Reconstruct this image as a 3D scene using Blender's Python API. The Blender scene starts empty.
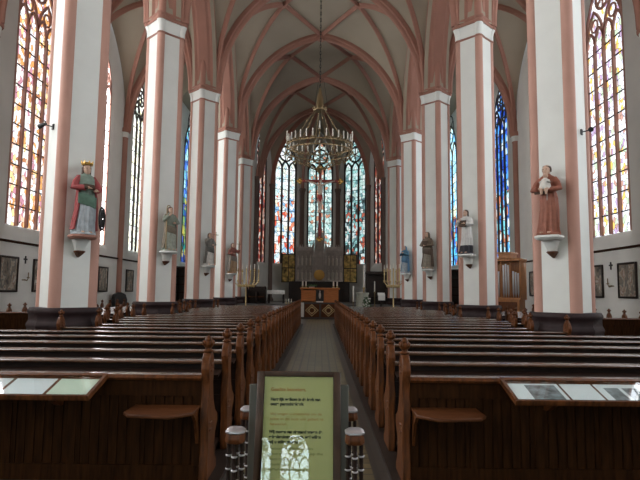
import bpy, bmesh, math, random
from mathutils import Vector, Matrix, Euler
random.seed(7)
C = bpy.context.scene.collection
PI = math.pi
R = math.radians
# ------------------------------------------------------------------ camera, world, exposure
S = bpy.context.scene
cd = bpy.data.cameras.new('camera'); cam = bpy.data.objects.new('camera', cd); C.objects.link(cam)
cd.sensor_width = 36.0; cd.lens = 36.0 * 543.0 / 640.0; cd.clip_end = 200
cam.matrix_world = (Matrix.Translation((0.1036, 0, 1.65)) @ Euler((R(90 + 5.42), 0, R(0.086)), 'XYZ').to_matrix().to_4x4()
                    @ Matrix.Rotation(R(0.6), 4, 'Z'))
S.camera = cam
w = bpy.data.worlds.new('world'); S.world = w; w.use_nodes = True
w.node_tree.nodes['Background'].inputs[0].default_value = (0.62, 0.72, 0.85, 1)
w.node_tree.nodes['Background'].inputs[1].default_value = 0.6
S.view_settings.view_transform = 'Standard'; S.view_settings.look = 'None'
S.view_settings.gamma = 1; S.view_settings.use_curve_mapping = False
S.view_settings.exposure = 1.45
GL = 0.52            # how bright the daylight behind the side windows is

# ------------------------------------------------------------------ layout numbers (metres)
D0, BAY = 11.842, 6.43          # first pillar in view, bay length
AX = 5.4                        # pillar line
WX = 11.5                       # outer wall
ZC = 10.7                       # capital height
def dk(k): return D0 + BAY * k

# ------------------------------------------------------------------ materials
def mat(name, col, rough=0.6, metal=0.0, spec=0.5, var=0.0, vscale=6.0, bump=0.0, bscale=40.0, stretch=(1, 1, 1), coat=0.0):
    m = bpy.data.materials.new(name); m.use_nodes = True
    nt = m.node_tree; b = nt.nodes['Principled BSDF']
    b.inputs['Base Color'].default_value = (*col, 1); b.inputs['Roughness'].default_value = rough
    b.inputs['Metallic'].default_value = metal; b.inputs['Specular IOR Level'].default_value = spec
    b.inputs['Coat Weight'].default_value = coat; b.inputs['Coat Roughness'].default_value = 0.2
    if var or bump:
        tc = nt.nodes.new('ShaderNodeTexCoord'); mp = nt.nodes.new('ShaderNodeMapping')
        nt.links.new(tc.outputs['Object'], mp.inputs[0]); mp.inputs['Scale'].default_value = stretch
    if var:
        n = nt.nodes.new('ShaderNodeTexNoise'); n.inputs['Scale'].default_value = vscale; n.inputs['Detail'].default_value = 5
        nt.links.new(mp.outputs[0], n.inputs['Vector'])
        r = nt.nodes.new('ShaderNodeValToRGB'); e = r.color_ramp.elements
        e[0].position = 0.3; e[1].position = 0.7
        e[0].color = (*[max(0, c * (1 - var)) for c in col], 1); e[1].color = (*[min(1, c * (1 + var)) for c in col], 1)
        nt.links.new(n.outputs[0], r.inputs[0]); nt.links.new(r.outputs[0], b.inputs['Base Color'])
    if bump:
        n2 = nt.nodes.new('ShaderNodeTexNoise'); n2.inputs['Scale'].default_value = bscale; n2.inputs['Detail'].default_value = 4
        nt.links.new(mp.outputs[0], n2.inputs['Vector'])
        bp = nt.nodes.new('ShaderNodeBump'); bp.inputs['Strength'].default_value = bump; bp.inputs['Distance'].default_value = 0.02
        nt.links.new(n2.outputs[0], bp.inputs['Height']); nt.links.new(bp.outputs[0], b.inputs['Normal'])
    return m
M = {}
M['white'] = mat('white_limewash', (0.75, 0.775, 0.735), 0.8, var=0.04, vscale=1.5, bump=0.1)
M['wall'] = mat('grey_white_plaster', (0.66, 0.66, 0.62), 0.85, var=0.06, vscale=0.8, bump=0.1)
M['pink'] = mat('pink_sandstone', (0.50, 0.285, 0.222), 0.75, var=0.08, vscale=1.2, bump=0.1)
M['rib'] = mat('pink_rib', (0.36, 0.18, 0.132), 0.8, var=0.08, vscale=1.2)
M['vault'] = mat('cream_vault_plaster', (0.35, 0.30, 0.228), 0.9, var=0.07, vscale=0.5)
M['plinth'] = mat('dark_plinth_stone', (0.026, 0.014, 0.014), 0.6, spec=0.25, var=0.25, vscale=7)
M['wood'] = mat('dark_oak', (0.016, 0.007, 0.004), 0.45, spec=0.3, var=0.4, vscale=5, bump=0.08, bscale=30, stretch=(0.6, 6, 6), coat=0.0)
M['wood_end'] = mat('reddish_oak', (0.10, 0.033, 0.009), 0.45, spec=0.2, var=0.5, vscale=5, bump=0.08, bscale=30, stretch=(6, 6, 0.8), coat=0.05)
M['wood_rail'] = mat('polished_oak', (0.075, 0.036, 0.018), 0.22, spec=0.8, var=0.3, vscale=5, stretch=(0.5, 6, 6), coat=0.8)
M['wood_panel'] = mat('old_brown_oak', (0.030, 0.0115, 0.0035), 0.6, spec=0.05, var=0.45, vscale=6, stretch=(7, 7, 0.7))
M['wood_shelf'] = mat('worn_oak_shelf', (0.085, 0.028, 0.008), 0.5, spec=0.2, var=0.3, vscale=5, stretch=(0.8, 6, 6))
M['orange'] = mat('orange_oak', (0.42, 0.175, 0.05), 0.4, var=0.25, vscale=4, stretch=(5, 5, 0.7))
M['altar'] = mat('altar_oak', (0.46, 0.165, 0.05), 0.5, spec=0.25, var=0.2, vscale=4, stretch=(0.7, 5, 5))
M['black'] = mat('black_iron', (0.012, 0.012, 0.012), 0.5)
M['darkwood'] = mat('near_black_oak', (0.022, 0.013, 0.009), 0.5, var=0.3, vscale=5)
M['lead'] = mat('dark_window_iron', (0.02, 0.02, 0.022), 0.7)
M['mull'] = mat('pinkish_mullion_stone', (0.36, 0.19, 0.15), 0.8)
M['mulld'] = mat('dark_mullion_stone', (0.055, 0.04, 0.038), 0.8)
M['brass'] = mat('old_brass', (0.55, 0.42, 0.21), 0.42, metal=0.6)
M['brassd'] = mat('dark_brass', (0.26, 0.19, 0.10), 0.45, metal=0.7)
M['gold'] = mat('gilding', (0.62, 0.38, 0.10), 0.4, metal=0.6)
M['silver'] = mat('worn_silver_cap', (0.55, 0.54, 0.56), 0.35, metal=0.7)
M['candle'] = mat('white_wax', (0.80, 0.77, 0.68), 0.5)
M['cloth'] = mat('white_linen', (0.75, 0.75, 0.72), 0.9)
M['stone'] = mat('grey_carved_stone', (0.52, 0.475, 0.44), 0.85, var=0.2, vscale=3, bump=0.2)
M['stoned'] = mat('dark_niche_stone', (0.07, 0.06, 0.055), 0.9)
M['skin'] = mat('painted_skin', (0.55, 0.37, 0.27), 0.6)
M['hair'] = mat('painted_brown_hair', (0.07, 0.04, 0.025), 0.7)
M['paper'] = mat('white_paper', (0.76, 0.82, 0.86), 0.8)
M['paperg'] = mat('greenish_paper', (0.62, 0.74, 0.62), 0.8)
M['photo'] = mat('grey_printed_picture', (0.16, 0.19, 0.21), 0.7, var=0.7, vscale=14)
M['ink'] = mat('black_ink', (0.02, 0.03, 0.015), 0.8)
M['inko'] = mat('orange_brown_ink', (0.36, 0.17, 0.035), 0.8)
M['inkg'] = mat('olive_ink', (0.16, 0.17, 0.05), 0.8)
M['notice'] = mat('yellow_green_notice', (0.42, 0.43, 0.17), 0.7)
M['frame'] = mat('dark_brown_frame', (0.05, 0.028, 0.016), 0.45, spec=0.3, var=0.3, vscale=8)
M['olive'] = mat('grey_olive_metal', (0.075, 0.07, 0.052), 0.5)
M['green'] = mat('leaf_green', (0.045, 0.11, 0.03), 0.6, var=0.4, vscale=20)
M['red'] = mat('painted_red', (0.36, 0.045, 0.035), 0.6)
M['flesh'] = mat('pale_corpus', (0.56, 0.45, 0.36), 0.6)
M['tin'] = mat('organ_pipe_tin', (0.62, 0.63, 0.64), 0.3, metal=0.8)

def glass_top():
    m = bpy.data.materials.new('clear_glass'); m.use_nodes = True
    nt = m.node_tree; nt.nodes.remove(nt.nodes['Principled BSDF'])
    o = nt.nodes['Material Output']; t = nt.nodes.new('ShaderNodeBsdfTransparent'); g = nt.nodes.new('ShaderNodeBsdfGlossy')
    g.inputs['Roughness'].default_value = 0.02; t.inputs[0].default_value = (0.96, 0.98, 0.97, 1)
    f = nt.nodes.new('ShaderNodeFresnel'); f.inputs[0].default_value = 1.5; mx = nt.nodes.new('ShaderNodeMixShader')
    ge = nt.nodes.new('ShaderNodeNewGeometry'); fm = nt.nodes.new('ShaderNodeMath'); fm.operation = 'MULTIPLY_ADD'; nt.links.new(ge.outputs['Backfacing'], fm.inputs[0]); fm.inputs[1].default_value = -2.0; nt.links.new(f.outputs[0], fm.inputs[2]); fm.use_clamp = True
    nt.links.new(fm.outputs[0], mx.inputs[0]); nt.links.new(t.outputs[0], mx.inputs[1]); nt.links.new(g.outputs[0], mx.inputs[2])
    nt.links.new(mx.outputs[0], o.inputs[0]); return m
M['glass'] = glass_top()

def stained(name, pal, strength, scale=(3.2, 3.2), pal2=None, zsplit=None, lead=0.035):
    """daylit stained glass: small coloured pieces with lead lines; pal2 takes over where the window's lower scenes are"""
    m = bpy.data.materials.new(name); m.use_nodes = True
    nt = m.node_tree; nt.nodes.remove(nt.nodes['Principled BSDF']); L = nt.links.new; N = nt.nodes.new
    tc = N('ShaderNodeTexCoord'); mp = N('ShaderNodeMapping'); L(tc.outputs['Object'], mp.inputs[0])
    mp.inputs['Scale'].default_value = (scale[0], 0.0, scale[1]); mp.inputs['Location'].default_value = (random.random() * 9, 0.5, random.random() * 9)
    v = N('ShaderNodeTexVoronoi'); v.inputs['Scale'].default_value = 1.0; L(mp.outputs[0], v.inputs['Vector'])
    e = N('ShaderNodeTexVoronoi'); e.feature = 'DISTANCE_TO_EDGE'; e.inputs['Scale'].default_value = 1.0; L(mp.outputs[0], e.inputs['Vector'])
    sp = N('ShaderNodeSeparateColor'); L(v.outputs['Color'], sp.inputs[0])
    def ramp(p):
        r = N('ShaderNodeValToRGB'); r.color_ramp.interpolation = 'CONSTANT'
        el = r.color_ramp.elements
        while len(el) < len(p): el.new(0.5)
        for i, c in enumerate(p): el[i].position = i / len(p); el[i].color = (*c, 1)
        L(sp.outputs[0], r.inputs[0]); return r.outputs[0]
    col = ramp(pal)
    if pal2:
        c2 = ramp(pal2); sx = N('ShaderNodeSeparateXYZ'); L(tc.outputs['Object'], sx.inputs[0])
        ns = N('ShaderNodeTexNoise'); ns.inputs['Scale'].default_value = 1.2; L(tc.outputs['Object'], ns.inputs['Vector'])
        a = N('ShaderNodeMath'); a.operation = 'MULTIPLY_ADD'; L(ns.outputs[0], a.inputs[0]); a.inputs[1].default_value = 2.5; L(sx.outputs[2], a.inputs[2])
        g = N('ShaderNodeMath'); g.operation = 'LESS_THAN'; L(a.outputs[0], g.inputs[0]); g.inputs[1].default_value = zsplit + 1.25
        mx = N('ShaderNodeMix'); mx.data_type = 'RGBA'; L(g.outputs[0], mx.inputs[0]); L(col, mx.inputs[6]); L(c2, mx.inputs[7]); col = mx.outputs[2]
    lt = N('ShaderNodeMath'); lt.operation = 'GREATER_THAN'; L(e.outputs['Distance'], lt.inputs[0]); lt.inputs[1].default_value = lead
    sc = N('ShaderNodeMath'); sc.operation = 'MULTIPLY_ADD'; L(lt.outputs[0], sc.inputs[0]); sc.inputs[1].default_value = strength * 0.96; sc.inputs[2].default_value = strength * 0.04
    em = N('ShaderNodeEmission'); L(col, em.inputs[0]); L(sc.outputs[0], em.inputs[1])
    L(em.outputs[0], nt.nodes['Material Output'].inputs[0]); return m
WH = (0.95, 0.97, 1.0)
G = {}
G['warm'] = stained('glass_white_rose_amber', [WH, (0.85, 0.5, 0.38), (0.98, 0.9, 0.8), (0.7, 0.33, 0.12), WH, (0.5, 0.24, 0.30), (0.9, 0.62, 0.3), (0.85, 0.72, 0.8), (0.95, 0.9, 0.88), (0.45, 0.2, 0.1)], 1.25 * GL, (6.2, 4.4))
G['pale'] = stained('glass_white_violet_yellow', [WH, (0.93, 0.95, 1), (0.45, 0.33, 0.5), WH, (0.75, 0.52, 0.15), (0.85, 0.9, 1), (0.5, 0.62, 0.45), WH, (0.6, 0.6, 0.75), (0.5, 0.3, 0.25)], 1.3 * GL, (6.2, 4.4))
G['straw'] = stained('glass_pale_straw', [(0.9, 0.92, 0.85), (0.75, 0.74, 0.5), (0.45, 0.5, 0.45), (0.9, 0.88, 0.7), (0.3, 0.35, 0.3), (0.85, 0.9, 0.95)], 2.4 * GL, (5.5, 3.6))
G['blue'] = stained('glass_deep_blue', [(0.05, 0.18, 0.85), (0.02, 0.07, 0.45), (0.25, 0.55, 1.0), (0.03, 0.1, 0.6), (0.10, 0.4, 0.95), (0.7, 0.85, 1.0)], 1.1 * GL, (3.0, 2.2),
                    [(0.1, 0.4, 0.9), (0.2, 0.7, 0.8), (0.8, 0.9, 0.9), (0.6, 0.2, 0.1), (0.05, 0.2, 0.6), (0.5, 0.8, 0.9)], 8.0)
G['sky'] = stained('glass_sky_blue', [(0.35, 0.72, 0.98), (0.6, 0.88, 1.0), (0.2, 0.55, 0.9), (0.75, 0.85, 0.6), (0.5, 0.85, 0.95)], 1.3 * GL, (2.6, 1.8),
                   [(0.05, 0.12, 0.5), (0.3, 0.65, 0.9), (0.03, 0.05, 0.2), (0.45, 0.2, 0.1), (0.1, 0.5, 0.8)], 8.2)
G['teal'] = stained('glass_teal_blue', [(0.25, 0.7, 0.85), (0.1, 0.25, 0.8), (0.45, 0.85, 0.9), (0.05, 0.15, 0.55), (0.3, 0.7, 0.8)], 1.0 * GL, (2.6, 1.8),
                    [(0.04, 0.08, 0.35), (0.5, 0.45, 0.1), (0.02, 0.25, 0.22), (0.1, 0.15, 0.5), (0.25, 0.35, 0.1), (0.02, 0.03, 0.06)], 9.5)
G['apsel'] = stained('glass_white_red_blue', [(0.85, 0.92, 0.92), (0.65, 0.85, 0.85), WH, (0.75, 0.8, 0.7), (0.9, 0.95, 1), (0.5, 0.7, 0.8)], 1.0 * GL, (4.6, 3.0),
                     [(0.8, 0.85, 0.88), (0.6, 0.10, 0.06), (0.25, 0.45, 0.7), (0.85, 0.85, 0.85), (0.7, 0.25, 0.15), (0.5, 0.7, 0.8), (0.8, 0.75, 0.6)], 10.0)
G['apsec'] = stained('glass_green_white', [(0.6, 0.85, 0.82), (0.35, 0.6, 0.6), (0.8, 0.95, 0.95), (0.25, 0.4, 0.4), (0.7, 0.85, 0.8), (0.6, 0.3, 0.2)], 0.85 * GL, (4.6, 3.2))
G['apser'] = stained('glass_sea_green', [(0.35, 0.7, 0.68), (0.6, 0.85, 0.85), (0.15, 0.3, 0.32), (0.5, 0.7, 0.65), (0.75, 0.85, 0.85)], 0.8 * GL, (4.6, 3.2),
                     [(0.3, 0.6, 0.6), (0.04, 0.06, 0.06), (0.45, 0.12, 0.08), (0.55, 0.72, 0.75), (0.12, 0.2, 0.22), (0.7, 0.75, 0.72)], 10.0)
G['ruby'] = stained('glass_ruby', [(0.5, 0.10, 0.06), (0.75, 0.7, 0.65), (0.28, 0.05, 0.04), (0.55, 0.3, 0.2), (0.2, 0.12, 0.14), (0.7, 0.45, 0.35)], 0.75 * GL, (6.0, 3.6))
G['west'] = stained('glass_clear_west', [(.75, .95, .97), (0.7, 0.92, .95), (0.85, 0.98, 1.0)], 14.0 * GL, (4, 4))

# ------------------------------------------------------------------ mesh helpers
class MB:
    def __init__(s): s.v = []; s.f = []; s.mi = []; s.sm = []; s.T = Matrix.Identity(4)
    def add(s, vs, fs, mi=0, smooth=False):
        o = len(s.v); s.v += [s.T @ Vector(p) for p in vs]
        for f in fs: s.f.append([i + o for i in f]); s.mi.append(mi); s.sm.append(smooth)
    def box(s, x0, x1, y0, y1, z0, z1, mi=0):
        s.add([(x0, y0, z0), (x1, y0, z0), (x1, y1, z0), (x0, y1, z0), (x0, y0, z1), (x1, y0, z1), (x1, y1, z1), (x0, y1, z1)],
              [(0, 3, 2, 1), (4, 5, 6, 7), (0, 1, 5, 4), (1, 2, 6, 5), (2, 3, 7, 6), (3, 0, 4, 7)], mi)
    def obox(s, c, size, rot=(0, 0, 0), mi=0):
        T = s.T; s.T = T @ Matrix.Translation(c) @ Euler(rot).to_matrix().to_4x4()
        a, b, d = [q / 2 for q in size]; s.box(-a, a, -b, b, -d, d, mi); s.T = T
    def loft(s, rings, mi=0, smooth=True, caps=True, closed=True):
        n = len(rings[0]); vs = [p for r in rings for p in r]; fs = []
        for i in range(len(rings) - 1):
            for j in range(n if closed else n - 1):
                k = (j + 1) % n; fs.append((i * n + j, i * n + k, (i + 1) * n + k, (i + 1) * n + j))
        s.add(vs, fs, mi, smooth)
        if caps:
            s.add(rings[0], [tuple(range(n))[::-1]], mi); s.add(rings[-1], [tuple(range(n))], mi)
    def lathe(s, prof, n=16, c=(0, 0, 0), mi=0, smooth=True, ph=0.0):
        s.loft([[(c[0] + max(r, 1e-4) * math.cos(2 * PI * j / n + ph), c[1] + max(r, 1e-4) * math.sin(2 * PI * j / n + ph), c[2] + z) for j in range(n)] for r, z in prof], mi, smooth)
    def tube(s, path, rad, n=8, mi=0, smooth=True):
        P = [Vector(p) for p in path]; rads = rad if isinstance(rad, (list, tuple)) else [rad] * len(P)
        rings = []; ref = None
        for i, p in enumerate(P):
            t = (P[min(i + 1, len(P) - 1)] - P[max(i - 1, 0)]).normalized()
            if ref is None:
                ref = Vector((0, 0, 1)) if abs(t.z) < 0.9 else Vector((1, 0, 0))
            a = t.cross(ref).normalized(); b = a.cross(t).normalized(); ref = b
            rings.append([p + (a * math.cos(2 * PI * j / n) + b * math.sin(2 * PI * j / n)) * rads[i] for j in range(n)])
        s.loft(rings, mi, smooth)
    def sphere(s, c, r, nu=12, nv=8, mi=0, rot=(0, 0, 0)):
        r = r if isinstance(r, (tuple, list)) else (r, r, r); E = Euler(rot).to_matrix(); c = Vector(c)
        rings = []
        for i in range(nv + 1):
            ph = -PI / 2 + PI * i / nv; q = max(math.cos(ph), 1e-3)
            rings.append([c + E @ Vector((r[0] * q * math.cos(2 * PI * j / nu), r[1] * q * math.sin(2 * PI * j / nu), r[2] * math.sin(ph))) for j in range(nu)])
        s.loft(rings, mi, True)
    def prism(s, poly, h0, h1, axis='x', mi=0, smooth=False):
        f = {'x': lambda a, b, h: (h, a, b), 'y': lambda a, b, h: (a, h, b), 'z': lambda a, b, h: (a, b, h)}[axis]
        n = len(poly); s.add([f(a, b, h0) for a, b in poly] + [f(a, b, h1) for a, b in poly],
                             [(i, (i + 1) % n, n + (i + 1) % n, n + i) for i in range(n)], mi, smooth)
        s.add([f(a, b, h0) for a, b in poly], [tuple(range(n))], mi); s.add([f(a, b, h1) for a, b in poly], [tuple(range(n))], mi)
    def sweep(s, path, prof, side, mi=0, inward=None):
        """prof: closed (sideways, depth) outline carried along path; depth points to the concave side"""
        P = [Vector(p) for p in path]; side = Vector(side).normalized(); rings = []
        for i, p in enumerate(P):
            t = (P[min(i + 1, len(P) - 1)] - P[max(i - 1, 0)]).normalized(); nn = t.cross(side).normalized()
            if inward is not None:
                if nn.dot(Vector(inward)) < 0: nn = -nn
            rings.append([p + side * a + nn * b for a, b in prof])
        s.loft(rings, mi, False)
    def ruled(s, A, B, m=6, mi=0):
        n = len(A); rings = []
        for j in range(m + 1):
            t = j / m; rings.append([Vector(A[i]).lerp(Vector(B[i]), t) for i in range(n)])
        s.loft(rings, mi, True, caps=False, closed=False)
    def build(s, name, mats, parent=None, bevel=0.0, sharp=40):
        me = bpy.data.meshes.new(name); me.from_pydata([tuple(p) for p in s.v], [], s.f)
        mats = mats if isinstance(mats, (list, tuple)) else [mats]
        for m in mats: me.materials.append(m)
        for p, mi, sm in zip(me.polygons, s.mi, s.sm): p.material_index = mi; p.use_smooth = sm
        bm = bmesh.new(); bm.from_mesh(me)
        bmesh.ops.remove_doubles(bm, verts=bm.verts, dist=1e-5)
        bmesh.ops.recalc_face_normals(bm, faces=bm.faces)
        if bevel:
            ed = [e for e in bm.edges if len(e.link_faces) == 2 and e.calc_face_angle(0) > 0.6]
            bmesh.ops.bevel(bm, geom=ed, offset=bevel, segments=1, affect='EDGES', clamp_overlap=True)
        bm.to_mesh(me); bm.free()
        try: me.set_sharp_from_angle(angle=R(sharp))
        except Exception: pass
        o = bpy.data.objects.new(name, me); C.objects.link(o)
        if parent: o.parent = parent
        return o
def thing(name, label, cat, loc=(0, 0, 0), rz=0.0, group=None):
    o = bpy.data.objects.new(name, None); C.objects.link(o); o.empty_display_size = 0.2
    o.location = loc; o.rotation_euler = (0, 0, rz); o['label'] = label; o['category'] = cat
    if group: o['group'] = group
    return o
def tag(o, label, cat, group=None):
    o['label'] = label; o['category'] = cat
    if group: o['group'] = group
    return o
def struct(o): o['kind'] = 'structure'; return o
KIDS = {}
def kids(o): return [c for c in o.children]
def copy_tree(o, parent=None):
    c = o.copy(); C.objects.link(c)
    if parent: c.parent = parent
    for ch in kids(o): copy_tree(ch, c)
    return c
ORD = ['first', 'second', 'third', 'fourth', 'fifth', 'sixth', 'seventh', 'eighth', 'ninth', 'tenth', 'eleventh', 'twelfth', 'thirteenth', 'fourteenth', 'fifteenth',
       'sixteenth', 'seventeenth', 'eighteenth', 'nineteenth', 'twentieth', 'twenty-first', 'twenty-second', 'twenty-third', 'twenty-fourth', 'twenty-fifth']

# ------------------------------------------------------------------ pointed arches
def arc(P0, P1, n=14):
    """quarter of a pointed arch from springing P0 up to crown P1"""
    P0 = Vector(P0); P1 = Vector(P1); h = Vector((P1.x - P0.x, P1.y - P0.y, 0)); a = h.length; r = P1.z - P0.z; h.normalize()
    Rr = (a * a + r * r) / (2 * a); f1 = math.atan2(r, Rr - a)
    return [P0 + h * (Rr - Rr * math.cos(f1 * i / n)) + Vector((0, 0, Rr * math.sin(f1 * i / n))) for i in range(n + 1)]
def outline(hw, sill, spring, apex, n=10):
    pts = [(-hw, sill), (hw, sill)]
    c = arc((hw, 0, spring), (0, 0, apex), n)
    pts += [(p.x, p.z) for p in c]
    pts += [(-p.x, p.z) for p in c[::-1][1:]]
    return pts
def wall_panel(mb, M4, w0, w1, h, hole=None, inner=None, depth=0.45, z0=0.0):
    """wall face from x=w0..w1, z=z0..h in the local xz plane (room side -y) with a splayed window opening"""
    T = mb.T; mb.T = M4
    if hole is None:
        mb.add([(w0, 0, z0), (w1, 0, z0), (w1, 0, h), (w0, 0, h)], [(0, 1, 2, 3)]); mb.T = T; return
    O = outline(*inner); I = outline(*hole)
    bm = bmesh.new(); ring = [bm.verts.new((x, 0, z)) for x, z in O]
    rect = [bm.verts.new(p) for p in ((w0, 0, z0), (w1, 0, z0), (w1, 0, h), (w0, 0, h))]
    es = [bm.edges.new((ring[i], ring[(i + 1) % len(ring)])) for i in range(len(ring))] + [bm.edges.new((rect[i], rect[(i + 1) % 4])) for i in range(4)]
    bmesh.ops.triangle_fill(bm, use_beauty=True, use_dissolve=False, edges=es)
    bm.verts.index_update(); mb.add([v.co.copy() for v in bm.verts], [[v.index for v in f.verts] for f in bm.faces]); bm.free()
    n = len(O); mb.add([(x, 0, z) for x, z in O] + [(x, depth, z) for x, z in I], [(i, (i + 1) % n, n + (i + 1) % n, n + i) for i in range(n)])
    mb.T = T
NW = [0]
WCACHE = {}
def bar2d(mb, pts, wd, dp, closed=False):
    """stone bar of width wd and depth dp following pts in the xz plane"""
    P = [Vector((a, 0, b)) for a, b in pts]
    if closed: P = P + [P[0], P[1]]
    rings = []
    for i, p in enumerate(P):
        t = (P[min(i + 1, len(P) - 1)] - P[max(i - 1, 0)]).normalized(); nn = Vector((t.z, 0, -t.x))
        if closed and i in (0, len(P) - 1): continue
        rings.append([p + nn * wd / 2 + Vector((0, -dp / 2, 0)), p + nn * wd * 0.5 + Vector((0, dp / 2, 0)), p - nn * wd / 2 + Vector((0, dp / 2, 0)), p - nn * wd / 2 + Vector((0, -dp / 2, 0))])
    if closed: rings.append(rings[0])
    mb.loft(rings, 0, False, caps=not closed)
def circ(cx, cz, r, n=18): return [(cx + r * math.cos(2 * PI * i / n), cz + r * math.sin(2 * PI * i / n)) for i in range(n)]
def window(hole, nl, M4, gmat, mmat, barstep=0.78, mw=0.11):
    NW[0] += 1; key = (hole, nl, mmat.name, barstep)
    hw, sill, spring, apex = hole
    root = bpy.data.objects.new('window_%d' % NW[0], None); C.objects.link(root); root.matrix_world = M4; struct(root)
    if key in WCACHE:
        objs = []
        for o in WCACHE[key]:
            c = o.copy(); C.objects.link(c); c.parent = root; objs.append(c)
    else:
        g = MB(); O = outline(*hole); g.add([(x, 0, z) for x, z in O], [tuple(range(len(O)))]); og = g.build('glass', gmat, root)
        t = MB(); lw = 2 * hw / nl; ls = spring - 0.25
        for i in range(1, nl): t.box(-hw + i * lw - mw / 2, -hw + i * lw + mw / 2, -0.12, 0.02, sill, ls)
        def head(x0, x1, z, f=0.95):
            c = arc((x1, 0, z), ((x0 + x1) / 2, 0, z + (x1 - x0) * f), 6)
            bar2d(t, [(p.x, p.z) for p in c] + [(x0 + x1 - p.x, p.z) for p in c[::-1][1:]], mw, 0.14)
        for i in range(nl): head(-hw + i * lw, -hw + (i + 1) * lw, ls)
        if nl == 4:
            head(-hw, 0, ls, 1.05); head(0, hw, ls, 1.05)
            for sx in (-1, 1): bar2d(t, circ(sx * hw / 2, ls + lw * 1.22, lw * 0.36), 0.07, 0.12, True)
            r = hw * 0.36; cz = apex - r * 1.75
        else:
            r = hw * 0.60; cz = ls + lw * 0.95 + r + 0.02
            bar2d(t, circ(0, cz + r + 0.34, 0.26, 10), 0.06, 0.12, True)
        bar2d(t, circ(0, cz, r), mw, 0.14, True)
        for k in range(6):
            a = k * PI / 3 + PI / 6; bar2d(t, [(0.0, cz), (r * math.cos(a), cz + r * math.sin(a))], 0.07, 0.12)
        bar2d(t, O[1:] + [O[0]], mw, 0.16)
        ot = t.build('tracery', mmat, root)
        b = MB(); z = sill + barstep
        while z < ls + 0.1: b.box(-hw, hw, -0.05, -0.02, z - 0.022, z + 0.022); z += barstep
        ob = b.build('saddle_bars', M['lead'], root)
        objs = [og, ot, ob]; WCACHE[key] = objs
    og = objs[0]; og.material_slots[0].link = 'OBJECT'; og.material_slots[0].material = gmat
    return root

# ------------------------------------------------------------------ floor
def floor_mat():
    m = bpy.data.materials.new('church_floor'); m.use_nodes = True; nt = m.node_tree; L = nt.links.new; N = nt.nodes.new
    b = nt.nodes['Principled BSDF']; tc = N('ShaderNodeTexCoord'); sx = N('ShaderNodeSeparateXYZ'); L(tc.outputs['Object'], sx.inputs[0])
    def brick(c1, c2, mo, sc, off, w_, h_):
        k = N('ShaderNodeTexBrick'); k.offset = off; k.inputs['Color1'].default_value = (*c1, 1); k.inputs['Color2'].default_value = (*c2, 1); k.inputs['Mortar'].default_value = (*mo, 1)
        k.inputs['Scale'].default_value = sc; k.inputs['Brick Width'].default_value = w_; k.inputs['Row Height'].default_value = h_; k.inputs['Mortar Size'].default_value = 0.012; L(tc.outputs['Object'], k.inputs['Vector']); return k.outputs[0]
    tile = brick((0.19, 0.15, 0.075), (0.125, 0.10, 0.055), (0.04, 0.035, 0.03), 1.0, 0.0, 0.16, 0.16)
    stone = brick((0.075, 0.067, 0.057), (0.06, 0.054, 0.047), (0.04, 0.04, 0.04), 1.0, 0.5, 0.6, 0.4)
    ab = N('ShaderNodeMath'); ab.operation = 'ABSOLUTE'; L(sx.outputs[0], ab.inputs[0])
    r = N('ShaderNodeValToRGB'); r.color_ramp.interpolation = 'CONSTANT'; el = r.color_ramp.elements
    for q in range(4): el.new(0.5)
    vals = [(0, 0), (0.30, 1), (0.34, 0), (0.60, 1), (0.66, 0.0), (0.80, 0.0)]
    for i, (p, v) in enumerate(vals): el[i].position = p; el[i].color = (v, v, v, 1)
    L(ab.outputs[0], r.inputs[0])
    mx = N('ShaderNodeMix'); mx.data_type = 'RGBA'; L(r.outputs[0], mx.inputs[0]); L(tile, mx.inputs[6]); mx.inputs[7].default_value = (0.05, 0.045, 0.04, 1)
    gt = N('ShaderNodeMath'); gt.operation = 'GREATER_THAN'; L(ab.outputs[0], gt.inputs[0]); gt.inputs[1].default_value = 0.66
    m2 = N('ShaderNodeMix'); m2.data_type = 'RGBA'; L(gt.outputs[0], m2.inputs[0]); L(mx.outputs[2], m2.inputs[6]); L(stone, m2.inputs[7])
    L(m2.outputs[2], b.inputs['Base Color']); b.inputs['Roughness'].default_value = 0.32; return m
mb = MB(); mb.add([(-WX - .5, -7.6, 0), (WX + .5, -7.6, 0), (WX + .5, 51, 0), (-WX - .5, 51, 0)], [(0, 1, 2, 3)])
struct(mb.build('floor', floor_mat()))

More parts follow.
